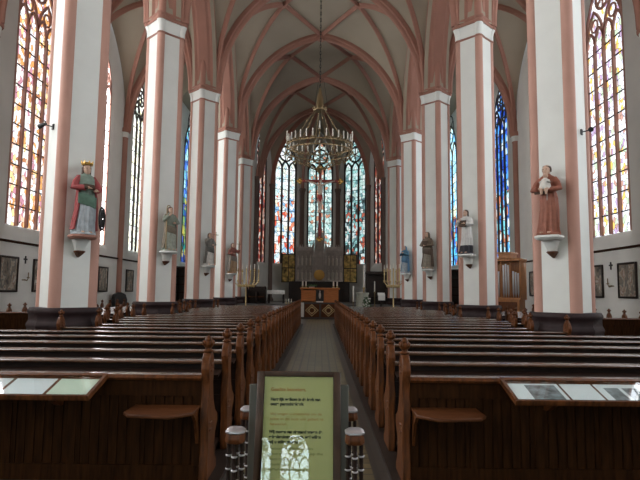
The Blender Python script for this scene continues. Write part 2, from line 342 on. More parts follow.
# ------------------------------------------------------------------ outer walls and windows
SIDE_HOLE = (1.42, 4.05, 12.4, 14.9); SIDE_IN = (1.72, 3.70, 12.4, 15.5)
HT = 17.3
leftg = {0: 'straw', 1: 'warm', 2: 'straw', 3: 'straw', 4: 'teal', 5: 'teal'}
rightg = {0: 'pale', 1: 'pale', 2: 'pale', 3: 'blue', 4: 'sky', 5: 'sky'}
BOOST_L = stained('glass_boosted_left', [WH, (0.9, 0.93, 1), (1, 0.95, 0.88)], 9.0 * GL)  # side bays hidden from view: glow raised above the seen windows to light the pillars
BOOST_R = stained('glass_boosted_right', [WH, (0.86, 0.92, 1), (0.9, 0.95, 1)], 5.5 * GL)  # same added glow for hidden bays, kept weaker; also both sides of the choir-end bay
for side, nm in ((-1, 'wall_left'), (1, 'wall_right')):
    mb = MB()
    for k in range(-3, 6):
        y = dk(k) + BAY / 2
        M4 = Matrix.Translation((side * WX, y, 0)) @ Matrix.Rotation(-side * PI / 2, 4, 'Z')
        hole, inn, dep = (SIDE_HOLE, SIDE_IN, .22) if k < 5 else ((2.25, 4.0, 13.4, 16.4), (2.3, 3.9, 13.4, 16.5), .04)
        wall_panel(mb, M4, -BAY / 2, BAY / 2, HT, hole, inn, dep)
        g = (G[leftg[k]] if side < 0 else G[rightg[k]]) if k in (1, 3, 5) else (BOOST_L if side < 0 and k < 4 else BOOST_R)
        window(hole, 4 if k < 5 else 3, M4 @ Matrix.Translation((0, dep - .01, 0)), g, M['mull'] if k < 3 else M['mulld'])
    struct(mb.build(nm, M['wall']))
    # string course
    mb = MB(); s = side
    x0, x1 = sorted((s * WX, s * (WX - 0.07))); mb.box(x0, x1, -7.4, dk(6) - .02, 3.36, 3.45)
    struct(mb.build('trim_%d' % (90 + (side > 0)), M['wood_panel'], bevel=0.015))
# west wall with its daylit openings
mb = MB(); wall_panel(mb, Matrix.Translation((0, dk(-3), 0)) @ Matrix.Rotation(PI, 4, 'Z'), -WX, WX, HT); struct(mb.build('wall_back', M['wall']))
for x, hole, g in ((-1.32, (0.26, 0.5, 2.6, 3.0), 'west'), (-0.48, (0.36, 0.5, 2.5, 3.05), 'west')):
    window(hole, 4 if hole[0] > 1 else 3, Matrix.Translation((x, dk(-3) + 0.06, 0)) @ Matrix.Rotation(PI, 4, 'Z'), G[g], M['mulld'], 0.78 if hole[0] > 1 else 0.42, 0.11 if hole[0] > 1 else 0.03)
# east end: side aisle ends, choir walls, apse
mb = MB()
for s in (-1, 1):
    a, b = sorted((s * AX, s * WX)); mb.add([(a, dk(6), 0), (b, dk(6), 0), (b, dk(6), HT), (a, dk(6), HT)], [(0, 1, 2, 3)])
    x0, x1 = sorted((s * 5.35, s * 5.75)); mb.box(x0, x1, dk(4) + .3, 50.4, 0, HT)
struct(mb.build('wall_choir', M['wall']))
AC = 44.0; AR = 5.38
AV = [Vector((AR * math.sin(R(a)), AC + AR * math.cos(R(a)), 0)) for a in (-90, -54, -18, 18, 54, 90)]
AP_HOLE = (1.12, 4.1, 12.9, 15.5); AP_IN = (1.36, 3.7, 12.9, 15.85)
mb = MB(); apg = ['ruby', 'apsel', 'apsec', 'apser', 'ruby']
for i in range(5):
    a, b = AV[i], AV[i + 1]; mid = (a + b) / 2; d = b - a; L_ = d.length
    M4 = Matrix.Translation(mid) @ Matrix.Rotation(math.atan2(d.y, d.x), 4, 'Z')
    wall_panel(mb, M4, -L_ / 2, L_ / 2, HT, AP_HOLE, AP_IN, 0.3)
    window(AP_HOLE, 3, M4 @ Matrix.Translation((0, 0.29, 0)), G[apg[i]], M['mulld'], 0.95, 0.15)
struct(mb.build('wall_apse', M['wall']))

# ------------------------------------------------------------------ vaults
RIB = lambda w_, d_: [(-w_ / 2, -.08), (-w_ / 2, d_ * .35), (-w_ * .32, d_ * .5), (-w_ * .30, d_ * .8), (-w_ * .12, d_), (w_ * .12, d_), (w_ * .30, d_ * .8), (w_ * .32, d_ * .5), (w_ / 2, d_ * .35), (w_ / 2, -.08)]
def rib(mb, path, w_, d_):
    a = Vector(path[0]); b = Vector(path[-1]); h = Vector((b.x - a.x, b.y - a.y, 0)); side = Vector((-h.y, h.x, 0))
    mb.sweep(path, RIB(w_, d_), side, inward=(h.x, h.y, -h.length * 0.6))
ZS = 10.95; ZT = 16.95
web = MB(); TR = [0]
def trim(mb, m): TR[0] += 1; return struct(mb.build('trim_%d' % TR[0], m))
NX = 4.95; AXI = 5.85
for k in range(-3, 5):
    y0, y1 = dk(k), min(dk(k + 1), AC if k == 4 else 1e9); ym = (y0 + y1) / 2; rb = MB()
    A0 = Vector((0, y0, ZT)); A1 = Vector((0, y1, ZT))
    B = {s: Vector((s * 2.0, ym, ZT + 0.15)) for s in (-1, 1)}
    for s in (-1, 1):
        P = (s * NX, y0, ZS); Q = (s * NX, y1, ZS); W_ = (s * NX, ym, 16.3)
        web.ruled(arc(P, A0), arc(P, B[s])); web.ruled(arc(Q, A1), arc(Q, B[s])); web.ruled(arc(P, W_), arc(P, B[s])); web.ruled(arc(Q, W_), arc(Q, B[s]))
        rib(rb, arc(P, A0, 18), 0.36, 0.34)
        rib(rb, arc(P, B[s], 18), 0.19, 0.24); rib(rb, arc(Q, B[s], 18), 0.19, 0.24)
        for A_ in (A0, A1): rib(rb, [B[s].lerp(A_, t / 4) for t in range(5)], 0.2, 0.22)
        rb.lathe([(0.0, -.26), (.16, -.24), (.2, -.1), (.16, .05)], 12, B[s])
    rb.lathe([(0.0, -.42), (.2, -.4), (.26, -.2), (.2, .05)], 12, A0)
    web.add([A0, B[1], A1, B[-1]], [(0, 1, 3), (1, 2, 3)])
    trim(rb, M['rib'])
# apse vault
APS = mat('dull_brown_apse_stone', (.17, .115, .095), .8, var=.1)
boss = Vector((0, AC, ZT)); rb = MB()
for i in range(6):
    v = AV[i].copy(); v.z = ZS; v = v.lerp(Vector((0, AC, ZS)), 0.03)
    rib(rb, arc(v, boss, 16), 0.24, 0.26)
    for j in ((i - 1, i), (i, i + 1)):
        if j[0] < 0 or j[1] > 5: continue
        mid = (AV[j[0]] + AV[j[1]]) / 2; mid.z = 16.4; web.ruled(arc(v, mid), arc(v, boss))
rib(rb, arc((-NX, AC, ZS), boss, 16), .4, .3); rib(rb, arc((NX, AC, ZS), boss, 16), .4, .3)
trim(rb, M['rib'])
for i in range(6):
    v = AV[i].lerp(Vector((0, AC, 0)), 0.02); sh = MB()
    sh.lathe([(.34, 0), (.34, .9), (.24, 1.1), (.2, 1.15), (.2, 10.45), (.24, 10.5), (.22, 10.6), (.32, 10.85), (.3, 11.0)], 12, v)
    trim(sh, APS)
# aisle vaults
for s in (-1, 1):
    web.add([(s * 5.4, dk(4), HT - .05), (s * WX, dk(4), HT - .05), (s * WX, dk(6), HT - .05), (s * 5.4, dk(6), HT - .05)], [(0, 1, 2, 3)])
    for k in range(-3, 4):
        y0, y1 = dk(k), dk(k + 1); ym = (y0 + y1) / 2; xm = (AXI + WX) / 2; rb = MB()
        Cc = Vector((s * xm, ym, 17.2)); xw = WX - .05
        for (x, y) in ((AXI, y0), (AXI, y1), (xw, y0), (xw, y1)):
            P = (s * x, y, ZS); web.ruled(arc(P, (s * xm, y, 16.6)), arc(P, Cc)); web.ruled(arc(P, (s * x, ym, 16.35)), arc(P, Cc))
            rib(rb, arc(P, Cc, 14), .22, .24)
            if y == y0: rib(rb, arc(P, (s * xm, y, 16.6), 14), .4, .34)
        rb.lathe([(0, -.28), (.18, -.25), (.2, 0)], 10, Cc)
        trim(rb, M['rib'])
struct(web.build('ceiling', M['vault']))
# nave arcades
for s in (-1, 1):
    for k in range(-3, 4):
        y0, y1 = dk(k), dk(k + 1); ym = (y0 + y1) / 2; am = MB()
        for (ya, sg) in ((y0, 1), (y1, -1)):
            ci = arc((s * AX, ya + sg * .42, ZS), (s * AX, ym, 15.9), 16); co = arc((s * AX, ya + sg * .02, ZS), (s * AX, ym, 16.5), 16)
            rings = []
            for p, q in zip(ci, co):
                mid = p.lerp(q, .55); m2 = p.lerp(q, .25)
                X = lambda pt, dx: Vector((s * AX + dx, pt.y, pt.z))
                rings.append([X(q, -.56), X(mid, -.56), X(m2, -.42), X(m2, -.30), X(p, -.2), X(p, .2), X(m2, .30), X(m2, .42), X(mid, .56), X(q, .56)])
            n = len(rings[0])
            for u, v in zip(rings, rings[1:]):
                for q in range(n): am.add([u[q], u[(q + 1) % n], v[(q + 1) % n], v[q]], [(0, 1, 2, 3)], 1 if q in (1, 7) else 0)
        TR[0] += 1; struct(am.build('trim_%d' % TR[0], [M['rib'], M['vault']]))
# wall responds of the aisles
for s in (-1, 1):
    for k in range(-2, 5):
        sh = MB(); x = s * (WX - .02)
        sh.lathe([(.30, 0), (.30, .95), (.26, 1.1), (.21, 1.15), (.21, 10.42), (.24, 10.46), (.22, 10.5)], 12, (x, dk(k), 0))
        sh.lathe([(.22, 10.5), (.27, 10.8)], 12, (x, dk(k), 0), 1); sh.lathe([(.33, 10.8), (.34, 10.9), (.30, 11.05)], 12, (x, dk(k), 0))
        TR[0] += 1; struct(sh.build('trim_%d' % TR[0], [M['rib'], M['white']]))

# ------------------------------------------------------------------ pillars
def oct_ring(sc, z):
    """white diagonal faces, rounded pink shafts on the axes"""
    pts = []
    for q in range(4):
        c, sn = math.cos(q * PI / 2), math.sin(q * PI / 2)
        loc = [(.535, -.118)] + [(.525 + .128 * math.cos(R(-112 + 224 * t / 10)), .128 * math.sin(R(-112 + 224 * t / 10))) for t in range(11)] + [(.535, .118)]
        pts += [(sc * (x * c - y * sn), sc * (x * sn + y * c), z) for x, y in loc]
    return pts
def shaft_mesh(name, parent):
    s = MB(); za, zb = 1.24, 10.38; ra, rb_ = oct_ring(1, za), oct_ring(1, zb); n = len(ra); per = n // 4
    per = n // 4
    for i in range(n):
        j = (i + 1) % n; pink = (i % per) < per - 1
        s.add([ra[i], ra[j], rb_[j], rb_[i]], [(0, 1, 2, 3)], 1 if pink else 0, True)
    s.add(rb_, [tuple(range(n))], 1)
    return s.build('shaft', [M['white'], M['pink']], parent, sharp=25)
def octp(a, z, ch=.40):
    h = a * ch; return [(a, -h, z), (a, h, z), (h, a, z), (-h, a, z), (-a, h, z), (-a, -h, z), (-h, -a, z), (h, -a, z)]
PNAME = {(-1, 0): 'nearest tall pillar on the left, carrying the crowned statue with a wheel', (1, 0): 'nearest tall pillar on the right, carrying the brown robed friar statue',
         (-1, 1): 'second pillar on the left, carrying the grey-green statue', (1, 1): 'second pillar on the right, carrying the white robed priest statue',
         (-1, 2): 'third pillar on the left, carrying the grey and white statue', (1, 2): 'third pillar on the right, carrying the brown hooded statue',
         (-1, 3): 'fourth pillar on the left, behind the branched candelabrum', (1, 3): 'fourth pillar on the right, carrying the blue mantled statue',
         (-1, 4): 'farthest left pillar, at the entrance of the choir', (1, 4): 'farthest right pillar, at the entrance of the choir'}
proto = None
for (s, k), lab in sorted(PNAME.items(), key=lambda q: q[0][1]):
    lab = 'white and pink ' + lab
    if proto is None:
        t = thing('pillar', lab, 'pillar', (s * AX, dk(k), 0))
        p = MB(); p.loft([octp(.69, 0), octp(.69, .84), octp(.705, .87), octp(.705, .91), octp(.675, .97), octp(.665, .99), octp(.665, 1.12), octp(.69, 1.15), octp(.69, 1.20), octp(.655, 1.26)], 0, False); p.build('plinth', M['plinth'], t)
        shaft_mesh('shaft', t)
        c = MB(); c.loft([oct_ring(1.0, 10.33), oct_ring(1.05, 10.36), oct_ring(1.01, 10.40)], 1, True)
        c.loft([oct_ring(1.01, 10.40), oct_ring(1.02, 10.58), oct_ring(1.06, 10.70), oct_ring(1.12, 10.80)], 0, True)
        c.loft([oct_ring(1.10, 10.80), oct_ring(1.17, 10.84), oct_ring(1.17, 10.90), oct_ring(1.07, 10.94), oct_ring(1.18, 11.01), oct_ring(1.16, 11.07), oct_ring(1.0, 11.1)], 1, True)
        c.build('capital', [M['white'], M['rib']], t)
        u = MB(); lv = [oct_ring(q, z) for q, z in ((.98, 11.1), (.93, 11.9), (.80, 12.7), (.60, 13.4), (.36, 14.0), (.1, 14.5))]; n = len(lv[0]); per = n // 4
        for a, b in zip(lv, lv[1:]):
            for i in range(n): u.add([a[i], a[(i + 1) % n], b[(i + 1) % n], b[i]], [(0, 1, 2, 3)], 0 if (i % per) < per - 1 else 1, True)
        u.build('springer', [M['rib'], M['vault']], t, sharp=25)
        proto = t
    else:
        t = copy_tree(proto); t.location = (s * AX, dk(k), 0); t['label'] = lab

# ------------------------------------------------------------------ pews
PZ = 0.04
def plat(mb, s, xa, xb, ya, yb):
    x0, x1 = sorted((s * xa, s * xb)); mb.box(x0, x1, ya, yb, 0, PZ)
for s in (-1, 1):
    mb = MB(); plat(mb, s, .74, 7.2, 4.45, 11.05); plat(mb, s, .74, 4.62, 11.05, 27.6); trim(mb, M['darkwood'])
def end_profile():
    return [(-.06, 0), (.36, 0), (.36, .07), (.29, .13), (.25, .24), (.28, .34), (.37, .42), (.35, .49), (.24, .55), (.16, .65), (.115, .80), (.15, .93), (.125, 1.02), (.075, 1.07),
            (-.015, 1.07), (-.065, 1.02), (-.095, .94), (-.055, .84), (-.035, .72), (-.085, .58), (-.055, .42), (-.04, .26), (-.07, .14)]
EP = MB(); EP.prism(end_profile(), -.034, .034, 'x')
for z in (.40, .46, .905, .955): EP.box(-.042, .042, .0, .10, z, z + .02)
FN = MB(); FN.lathe([(.034, 0), (.048, .010), (.048, .018), (.028, .03), (.026, .042), (.044, .058), (.050, .075), (.036, .095), (.030, .105), (.034, .115), (.02, .14), (.002, .15)], 8, (.0, .03, 1.068), smooth=False)
for _q in range(4):
    _a = _q * PI / 2 + PI / 4; FN.sphere((.046 * math.cos(_a), .03 + .046 * math.sin(_a), 1.068 + .085), (.016, .016, .026), 6, 4)
def mk_end(parent, x, first=[None, None]):
    e = EP.build('end_panel', M['wood_end'], parent, bevel=.007) if first[0] is None else first[0].copy()
    if first[0] is None: first[0] = e
    else: C.objects.link(e); e.parent = parent
    e.location = (x, 0, 0)
    f = FN.build('finial', M['wood_end'], e) if first[1] is None else first[1].copy()
    if first[1] is None: first[1] = f
    else: C.objects.link(f); f.parent = e
    return e
def make_pew(L_, s, label, rear=False, name='pew', shelf=False, top=.89):
    t = thing(name, label, 'pew'); x0, x1 = sorted((s * .034, s * (L_ - .034)))
    mk_end(t, 0); mk_end(t, s * L_)
    b = MB(); b.box(x0, x1, .03, .415, .40, .432); b.build('seat', M['wood'], t, bevel=.006)
    r = MB(); pr = [(-.05, top - .04), (.055, top - .04), (.062, top - .03), (.06, top - .006), (.05, top), (-.052, top - .014), (-.060, top - .020), (-.058, top - .032)]
    r.prism(pr, x0, x1, 'x'); r.build('top_rail', M['wood_rail'], t)
    if not rear:
        b = MB(); b.box(x0, x1, .0, .028, .36, top - .04)
        for z in (.52, .67): b.box(x0, x1, -.006, 0, z, z + .018)
        b.build('backrest', M['wood'], t)
        k = MB(); k.box(x0, x1, -.36, -.14, .10, .135); 
        n = max(2, int(L_ / 1.3))
        for i in range(n + 1): xx = x0 + .05 + (x1 - x0 - .1) * i / n; k.box(xx - .02, xx + .02, -.36, .02, 0, .10); k.box(xx - .02, xx + .02, .03, .37, .0, .398)
        k.build('kneeler', M['wood'], t)
        q = MB(); q.obox(((x0 + x1) / 2, -.14, top - .115), (x1 - x0, .19, .022), (R(8), 0, 0)); q.build('book_rest', M['wood'], t)
    else:
        p = MB(); p.box(x0, x1, -.005, .02, 0, top - .04)
        p.box(x0, x1, -.03, -.005, top - .185, top - .04); p.box(x0, x1, -.034, -.005, 0, .13)
        st = .53; n = int(round((x1 - x0) / st)); st = (x1 - x0) / n
        for i in range(n + 1):
            xc = min(max(x0 + i * st, x0 + .035), x1 - .035); p.box(xc - .035, xc + .035, -.03, -.005, .13, top - .185)
        nb = int((x1 - x0) / .078)
        for i in range(nb):
            xa = x0 + (x1 - x0) * i / nb; p.box(xa + .005, xa + .071, -.016, -.005, .13, top - .185)
        p.build('rear_panel', M['wood_panel'], t)
        m = MB(); m.prism([(-.055, top - .05), (-.07, top - .03), (-.05, top - .005), (-.045, top - .05)], x0, x1, 'x'); m.build('moulding', M['wood_end'], t)
    if shelf:
        f = MB(); a, c = s * .04, s * .60; xs = sorted((a, c)); d1 = -.47
        poly = [(a, -.032), (c, -.032), (c + s * .0, -.32), (c - s * .06, d1 + .06), (a + s * .16, d1), (a, -.33)]
        f.prism(poly, .605, .63, 'z'); fo = f.build('folding_shelf', M['wood_shelf'], t, bevel=.005)
        bmb = MB(); bmb.prism([(-.034, .603), (-.26, .603), (-.22, .575), (-.13, .51), (-.07, .39), (-.034, .31)], *sorted((s * .05, s * .075)), 'x'); bmb.build('bracket', M['wood_end'], fo)
    return t
def pew_len(y):
    """length to the outer end: long behind the pillars, shorter where a pillar stands"""
    if y < 10.2: return 6.15
    if y < 11.0: return 4.02
    for k in range(0, 4):
        if dk(k) - 1.2 < y < dk(k) + .95: return 3.68
    return 4.27
PX, PY0, PS, NP = .885, 4.80, .957, 24
protos = {}
for s, nm in ((-1, 'left'), (1, 'right')):
    for i in range(NP):
        y = PY0 + PS * i; L_ = pew_len(y)
        lab = 'dark wooden pew of the %s nave block, %s row counting from the nearest' % (nm, ORD[i])
        if i == 0:
            lab = 'nearest dark wooden pew of the %s nave block, with panelled back and folding shelf' % nm
            t = make_pew(L_, s, lab, rear=True, shelf=True)
        elif (s, L_) in protos: t = copy_tree(protos[(s, L_)])
        else: t = make_pew(L_, s, lab); protos[(s, L_)] = t
        t.location = (-.872 if s < 0 else .848, y, PZ); t['label'] = lab; t['group'] = 'pews of the nave'
# side aisle pews
for s, nm in ((-1, 'left'), (1, 'right')):
    pr = None
    for i in range(13 if s < 0 else 10):
        y = 15.3 + .86 * i
        lab = 'short wooden pew in the %s side aisle, %s row counting from the nearest' % (nm, ORD[i])
        if i == 0: t = make_pew(2.6, s, lab, rear=True, top=1.0)
        elif pr is None: t = pr = make_pew(2.6, s, lab)
        else: t = copy_tree(pr)
        t.location = (s * 6.5, y, 0); t['label'] = lab; t['group'] = 'pews of the side aisles'

# ------------------------------------------------------------------ display cases on the rear pew backs
def case(s, nm):
    x0, x1 = (1.63, 4.3) if s > 0 else (-4.3, -1.69)
    t = thing('display_case', 'sloping glass display case with papers, fixed to the nearest pew on the %s' % nm, 'display case', (0, 0, 0))
    yb, yf, zb, zf = 4.705, 4.315, .935, .818
    ang = math.atan2(zb - zf, yb - yf); Ls = math.hypot(yb - yf, zb - zf)
    T = Matrix.Translation((0, yf, zf)) @ Matrix.Rotation(ang, 4, 'X')
    f = MB(); f.T = T; f.box(x0, x1, 0, Ls, -.035, -.022); f.build('base_board', M['wood_end'], t)
    f = MB(); f.T = T; f.box(x0, x1, 0, .022, -.035, .006); f.box(x0, x1, Ls - .045, Ls, -.022, .006)
    for a, b in ((x0, x0 + .03), (x1 - .03, x1)): f.box(a, b, .022, Ls - .045, -.022, .006)
    f.build('frame', M['wood_end'], t, bevel=.003)
    g = MB(); g.T = T; g.box(x0 + .03, x1 - .03, .022, Ls - .045, -.004, .0); g.build('glass_pane', M['glass'], t)
    for xx in (x0 + .4, x1 - .4): bk = MB(); bk.prism([(yb + .02, .885), (yb + .02, .67), (yb - .03, .67), (yf + .1, .80), (yf + .16, .81)], xx - .02, xx + .02, 'x'); bk.build('bracket', M['wood_end'], t)
    def sheet(a, b, ya, yb_, m, lab, pic=None, z=-.0215):
        p = MB(); p.T = T; p.box(a, b, ya, yb_, z, z + .0015)
        o = p.build('paper_sheet', m); tag(o, lab, 'paper', 'papers in the display cases')
        if pic:
            for (pa, pb, pc, pd) in pic:
                q = MB(); q.T = T; q.box(pa, pb, pc, pd, z + .0015, z + .0022); q.build('printed_picture', M['photo'], o)
    return sheet, x0, x1, Ls
sh, x0, x1, Ls = case(-1, 'left')
sh(x1 - .37, x1 - .05, .035, .345, M['paperg'], 'pale green sheet at the right end of the left display case')
sh(x1 - .74, x1 - .40, .035, .345, M['paper'], 'white sheet beside the pale green sheet in the left display case')
sh(x1 - 1.08, x1 - .77, .035, .345, M['paper'], 'white sheet with a grey picture at its foot in the left display case', [(x1 - 1.05, x1 - .80, .05, .15)])
sh(x1 - 1.42, x1 - 1.11, .035, .345, M['paper'], 'leftmost white sheet in the left display case, with a printed picture', [(x1 - 1.39, x1 - 1.16, .17, .30)])
sh, x0, x1, Ls = case(1, 'right')
sh(x0 + .04, x0 + .46, .035, .345, M['paper'], 'leftmost white sheet in the right display case, with a grey picture', [(x0 + .18, x0 + .43, .05, .32)])
sh(x0 + .48, x0 + .74, .035, .345, M['paper'], 'plain white sheet in the middle of the right display case')
sh(x0 + .76, x0 + 1.25, .035, .345, M['paper'], 'white sheet with two dark photographs in the right display case', [(x0 + .82, x0 + .94, .06, .28), (x0 + .97, x0 + 1.10, .06, .28)])

# ------------------------------------------------------------------ notice stand and turned posts
BX = -.045; LEAN = R(13)
t = thing('notice_stand', 'framed yellow-green notice behind glass on a stand in the centre aisle', 'sign', (BX + .02, 3.36, 0))
T = Matrix.Translation((0, -.02, .38)) @ Matrix.Rotation(-LEAN, 4, 'X')     # board plane, leaning back
Wd, Hd = .525, .78
f = MB(); f.T = T
f.box(-Wd / 2, Wd / 2, .004, .018, 0, Hd)
for a, b in ((-Wd / 2, -.218), (.218, Wd / 2)): f.box(a, b, -.014, .004, 0, Hd)
f.box(-.218, .218, -.014, .004, Hd - .028, Hd); f.box(-.218, .218, -.014, .004, 0, .03)
f.build('frame', M['frame'], t, bevel=.003)
p = MB(); p.T = T; p.box(-.216, .216, .001, .003, .032, Hd - .03); pn = p.build('notice', M['notice'], t)
g = MB(); g.T = T; g.box(-.217, .217, -.008, -.005, .031, Hd - .029); g.build('glass_pane', M['glass'], t)
for sx in (-1, 1):
    u = MB(); a, b = sorted((sx * .264, sx * .315)); u.T = Matrix.Translation((0, .10, 0)) @ Matrix.Rotation(-R(4), 4, 'X'); u.box(a, b, 0.0, .03, .01, 1.06); u.build('upright', M['olive'], t, bevel=.003)
fb = MB(); fb.box(-.26, .26, .12, .15, .30, .36); fb.box(-.31, .31, .0, .24, 0, .03); fb.build('foot', M['olive'], t)
def text(body, size, x, z, m, nm, bold=0.0, width=None):
    cu = bpy.data.curves.new('lettering', 'FONT'); cu.body = body; cu.size = size; cu.offset = bold
    o = bpy.data.objects.new('lettering', cu); C.objects.link(o)
    dg = bpy.context.evaluated_depsgraph_get(); me = bpy.data.meshes.new_from_object(o.evaluated_get(dg)); C.objects.unlink(o); bpy.data.objects.remove(o)
    xs = [v.co.x for v in me.vertices]; sc = (width / (max(xs) - min(xs))) if width else 1
    for v in me.vertices:
        q = T @ Vector((x + v.co.x * sc, 0.0, z + v.co.y)); v.co = q + Vector((0, -.0006, 0))
    me.materials.clear(); me.materials.append(m); ob = bpy.data.objects.new(nm, me); C.objects.link(ob); ob.parent = pn; return ob
y0 = Hd
text('Geachte bezoekers,', .030, -.175, y0 - .118, M['inko'], 'heading', .0006, .22)
for i, (tx, wd) in enumerate((('Hartelijk welkom in de kerk van', .31), ('onze parochiekerk', .21))): text(tx, .026, -.175, y0 - .176 - i * .028, M['ink'], 'lettering', .0012, wd)
for i, (tx, wd) in enumerate((('Wij vragen u vriendelijk om de', .32), ('stilte in dit huis van gebed te', .33), ('bewaren', .10))): text(tx, .022, -.175, y0 - .262 - i * .030, M['inko'], 'lettering', 0, wd)
for i, (tx, wd) in enumerate((('Wij mogen van niemand vragen de', .33), ('gebedsruimte te eren, wel willen', .32), ('wij u stilte vragen', .18))): text(tx, .026, -.178, y0 - .368 - i * .029, M['ink'], 'lettering', .0012, wd)
for i, (tx, wd) in enumerate((('Please be silent in this', .27), ('place of prayer and keep the', .33), ('peace of this house', .19), ('Thank you', .12), ('Welkom', .24))): text(tx, .022, -.178, y0 - .462 - i * .030, M['inkg'], 'lettering', 0, wd)
def post(x, y, lab):
    t = thing('turned_post', lab, 'post', (x, y, 0), 0, 'turned posts round the notice stand')
    h = .842
    c = MB(); c.loft([[(a * q, b * q, z) for a, b, _ in octp(.055, 0, .55)] for q, z in ((.85, h - .006), (1, h), (1, h + .009), (.72, h + .022), (.55, h + .024))], 0, False); c.build('cap', M['silver'], t)
    n = MB(); n.loft([[(a * q, b * q, z) for a, b, _ in octp(.055, 0, .55)] for q, z in ((.85, h - .06), (1, h - .05), (1, h - .03), (.9, h - .007))], 0, False); n.build('neck', M['wood_end'], t)
    b = MB(); b.loft([octp(.075, 0, .55), octp(.075, .05, .55), octp(.06, .07, .55)], 0, False); b.build('base', M['wood'], t)
    pr = [(.012, .07)]
    z = .10
    while z < h - .10: pr += [(.012, z), (.017, z + .012), (.011, z + .03), (.012, z + .058)]; z += .075
    pr.append((.012, h - .06))
    sp = None
    for dx, dy in ((-.038, 0), (.038, 0), (0, -.038), (0, .038)):
        if sp is None:
            q = MB(); q.lathe(pr, 8)
            z = .10
            while z < h - .10: q.lathe([(.012, z + .004), (.0185, z + .008), (.0185, z + .014), (.012, z + .02)], 8, mi=1); z += .075
            o = sp = q.build('spindle', [M['wood'], M['silver']], t)
        else:
            o = sp.copy(); C.objects.link(o); o.parent = t
        o.location = (dx, dy, 0)
post(BX - .33, 3.22, 'dark turned post with silver cap, front left of the notice stand')
post(BX + .355, 3.22, 'dark turned post with silver cap, front right of the notice stand')
post(BX - .33, 3.80, 'dark turned post with silver cap, rear left of the notice stand')
post(BX + .355, 3.80, 'dark turned post with silver cap, rear right of the notice stand')

# ------------------------------------------------------------------ statues
def hand(mb, c, d, up, mi=1, sc=1.0):
    c = Vector(c); d = Vector(d).normalized(); up = Vector(up); sd = d.cross(up).normalized(); up = sd.cross(d).normalized()
    mb.tube([c - d * .03 * sc, c, c + d * .055 * sc], [.022 * sc, .032 * sc, .030 * sc], 8, mi)
    for i, (o, l) in enumerate(((-.024, .055), (-.008, .066), (.008, .062), (.023, .05))):
        b = c + d * .05 * sc + sd * o * sc; mb.tube([b, b + d * l * .5 * sc - up * .004 * sc, b + d * l * .85 * sc - up * .022 * sc], [.010 * sc, .009 * sc, .007 * sc], 6, mi)
    b = c + d * .01 * sc - sd * .026 * sc; mb.tube([b, b - sd * .022 * sc + d * .022 * sc, b - sd * .026 * sc + d * .045 * sc - up * .01 * sc], [.011 * sc, .010 * sc, .008 * sc], 6, mi)
def head(mb, c, sc=1.0, turn=0.0, mi=1):
    c = Vector(c); E = Matrix.Rotation(turn, 3, 'Z')
    rings = []; n = 16
    for z, rx, ry, oy in ((-.115, .02, .02, -.035), (-.105, .036, .045, -.03), (-.08, .055, .068, -.018), (-.04, .068, .082, -.006), (0, .074, .090, 0), (.04, .075, .092, .004), (.08, .064, .080, .008), (.105, .042, .052, .01), (.118, .01, .012, .01)):
        rings.append([c + E @ Vector((rx * math.cos(2 * PI * j / n), oy + ry * math.sin(2 * PI * j / n), z)) * sc for j in range(n)])
    mb.loft(rings, mi, True)
    mb.tube([c + E @ Vector(p) * sc for p in ((0, -.082, .018), (0, -.098, -.015), (0, -.103, -.03), (0, -.088, -.038))], [.007 * sc, .011 * sc, .014 * sc, .008 * sc], 8, mi)
    for sx in (-1, 1):
        mb.sphere(c + E @ Vector((sx * .028, -.079, .012)) * sc, (.012 * sc, .008 * sc, .007 * sc), 8, 6, 2)
        mb.sphere(c + E @ Vector((sx * .073, .0, -.01)) * sc, (.010 * sc, .018 * sc, .026 * sc), 8, 6, mi)
    mb.sphere(c + E @ Vector((0, -.078, -.062)) * sc, (.022 * sc, .008 * sc, .006 * sc), 8, 6, 3)
    mb.tube([c + E @ Vector((0, .01, -.17)) * sc, c + E @ Vector((0, .005, -.07)) * sc], [.058 * sc, .05 * sc], 10, mi)
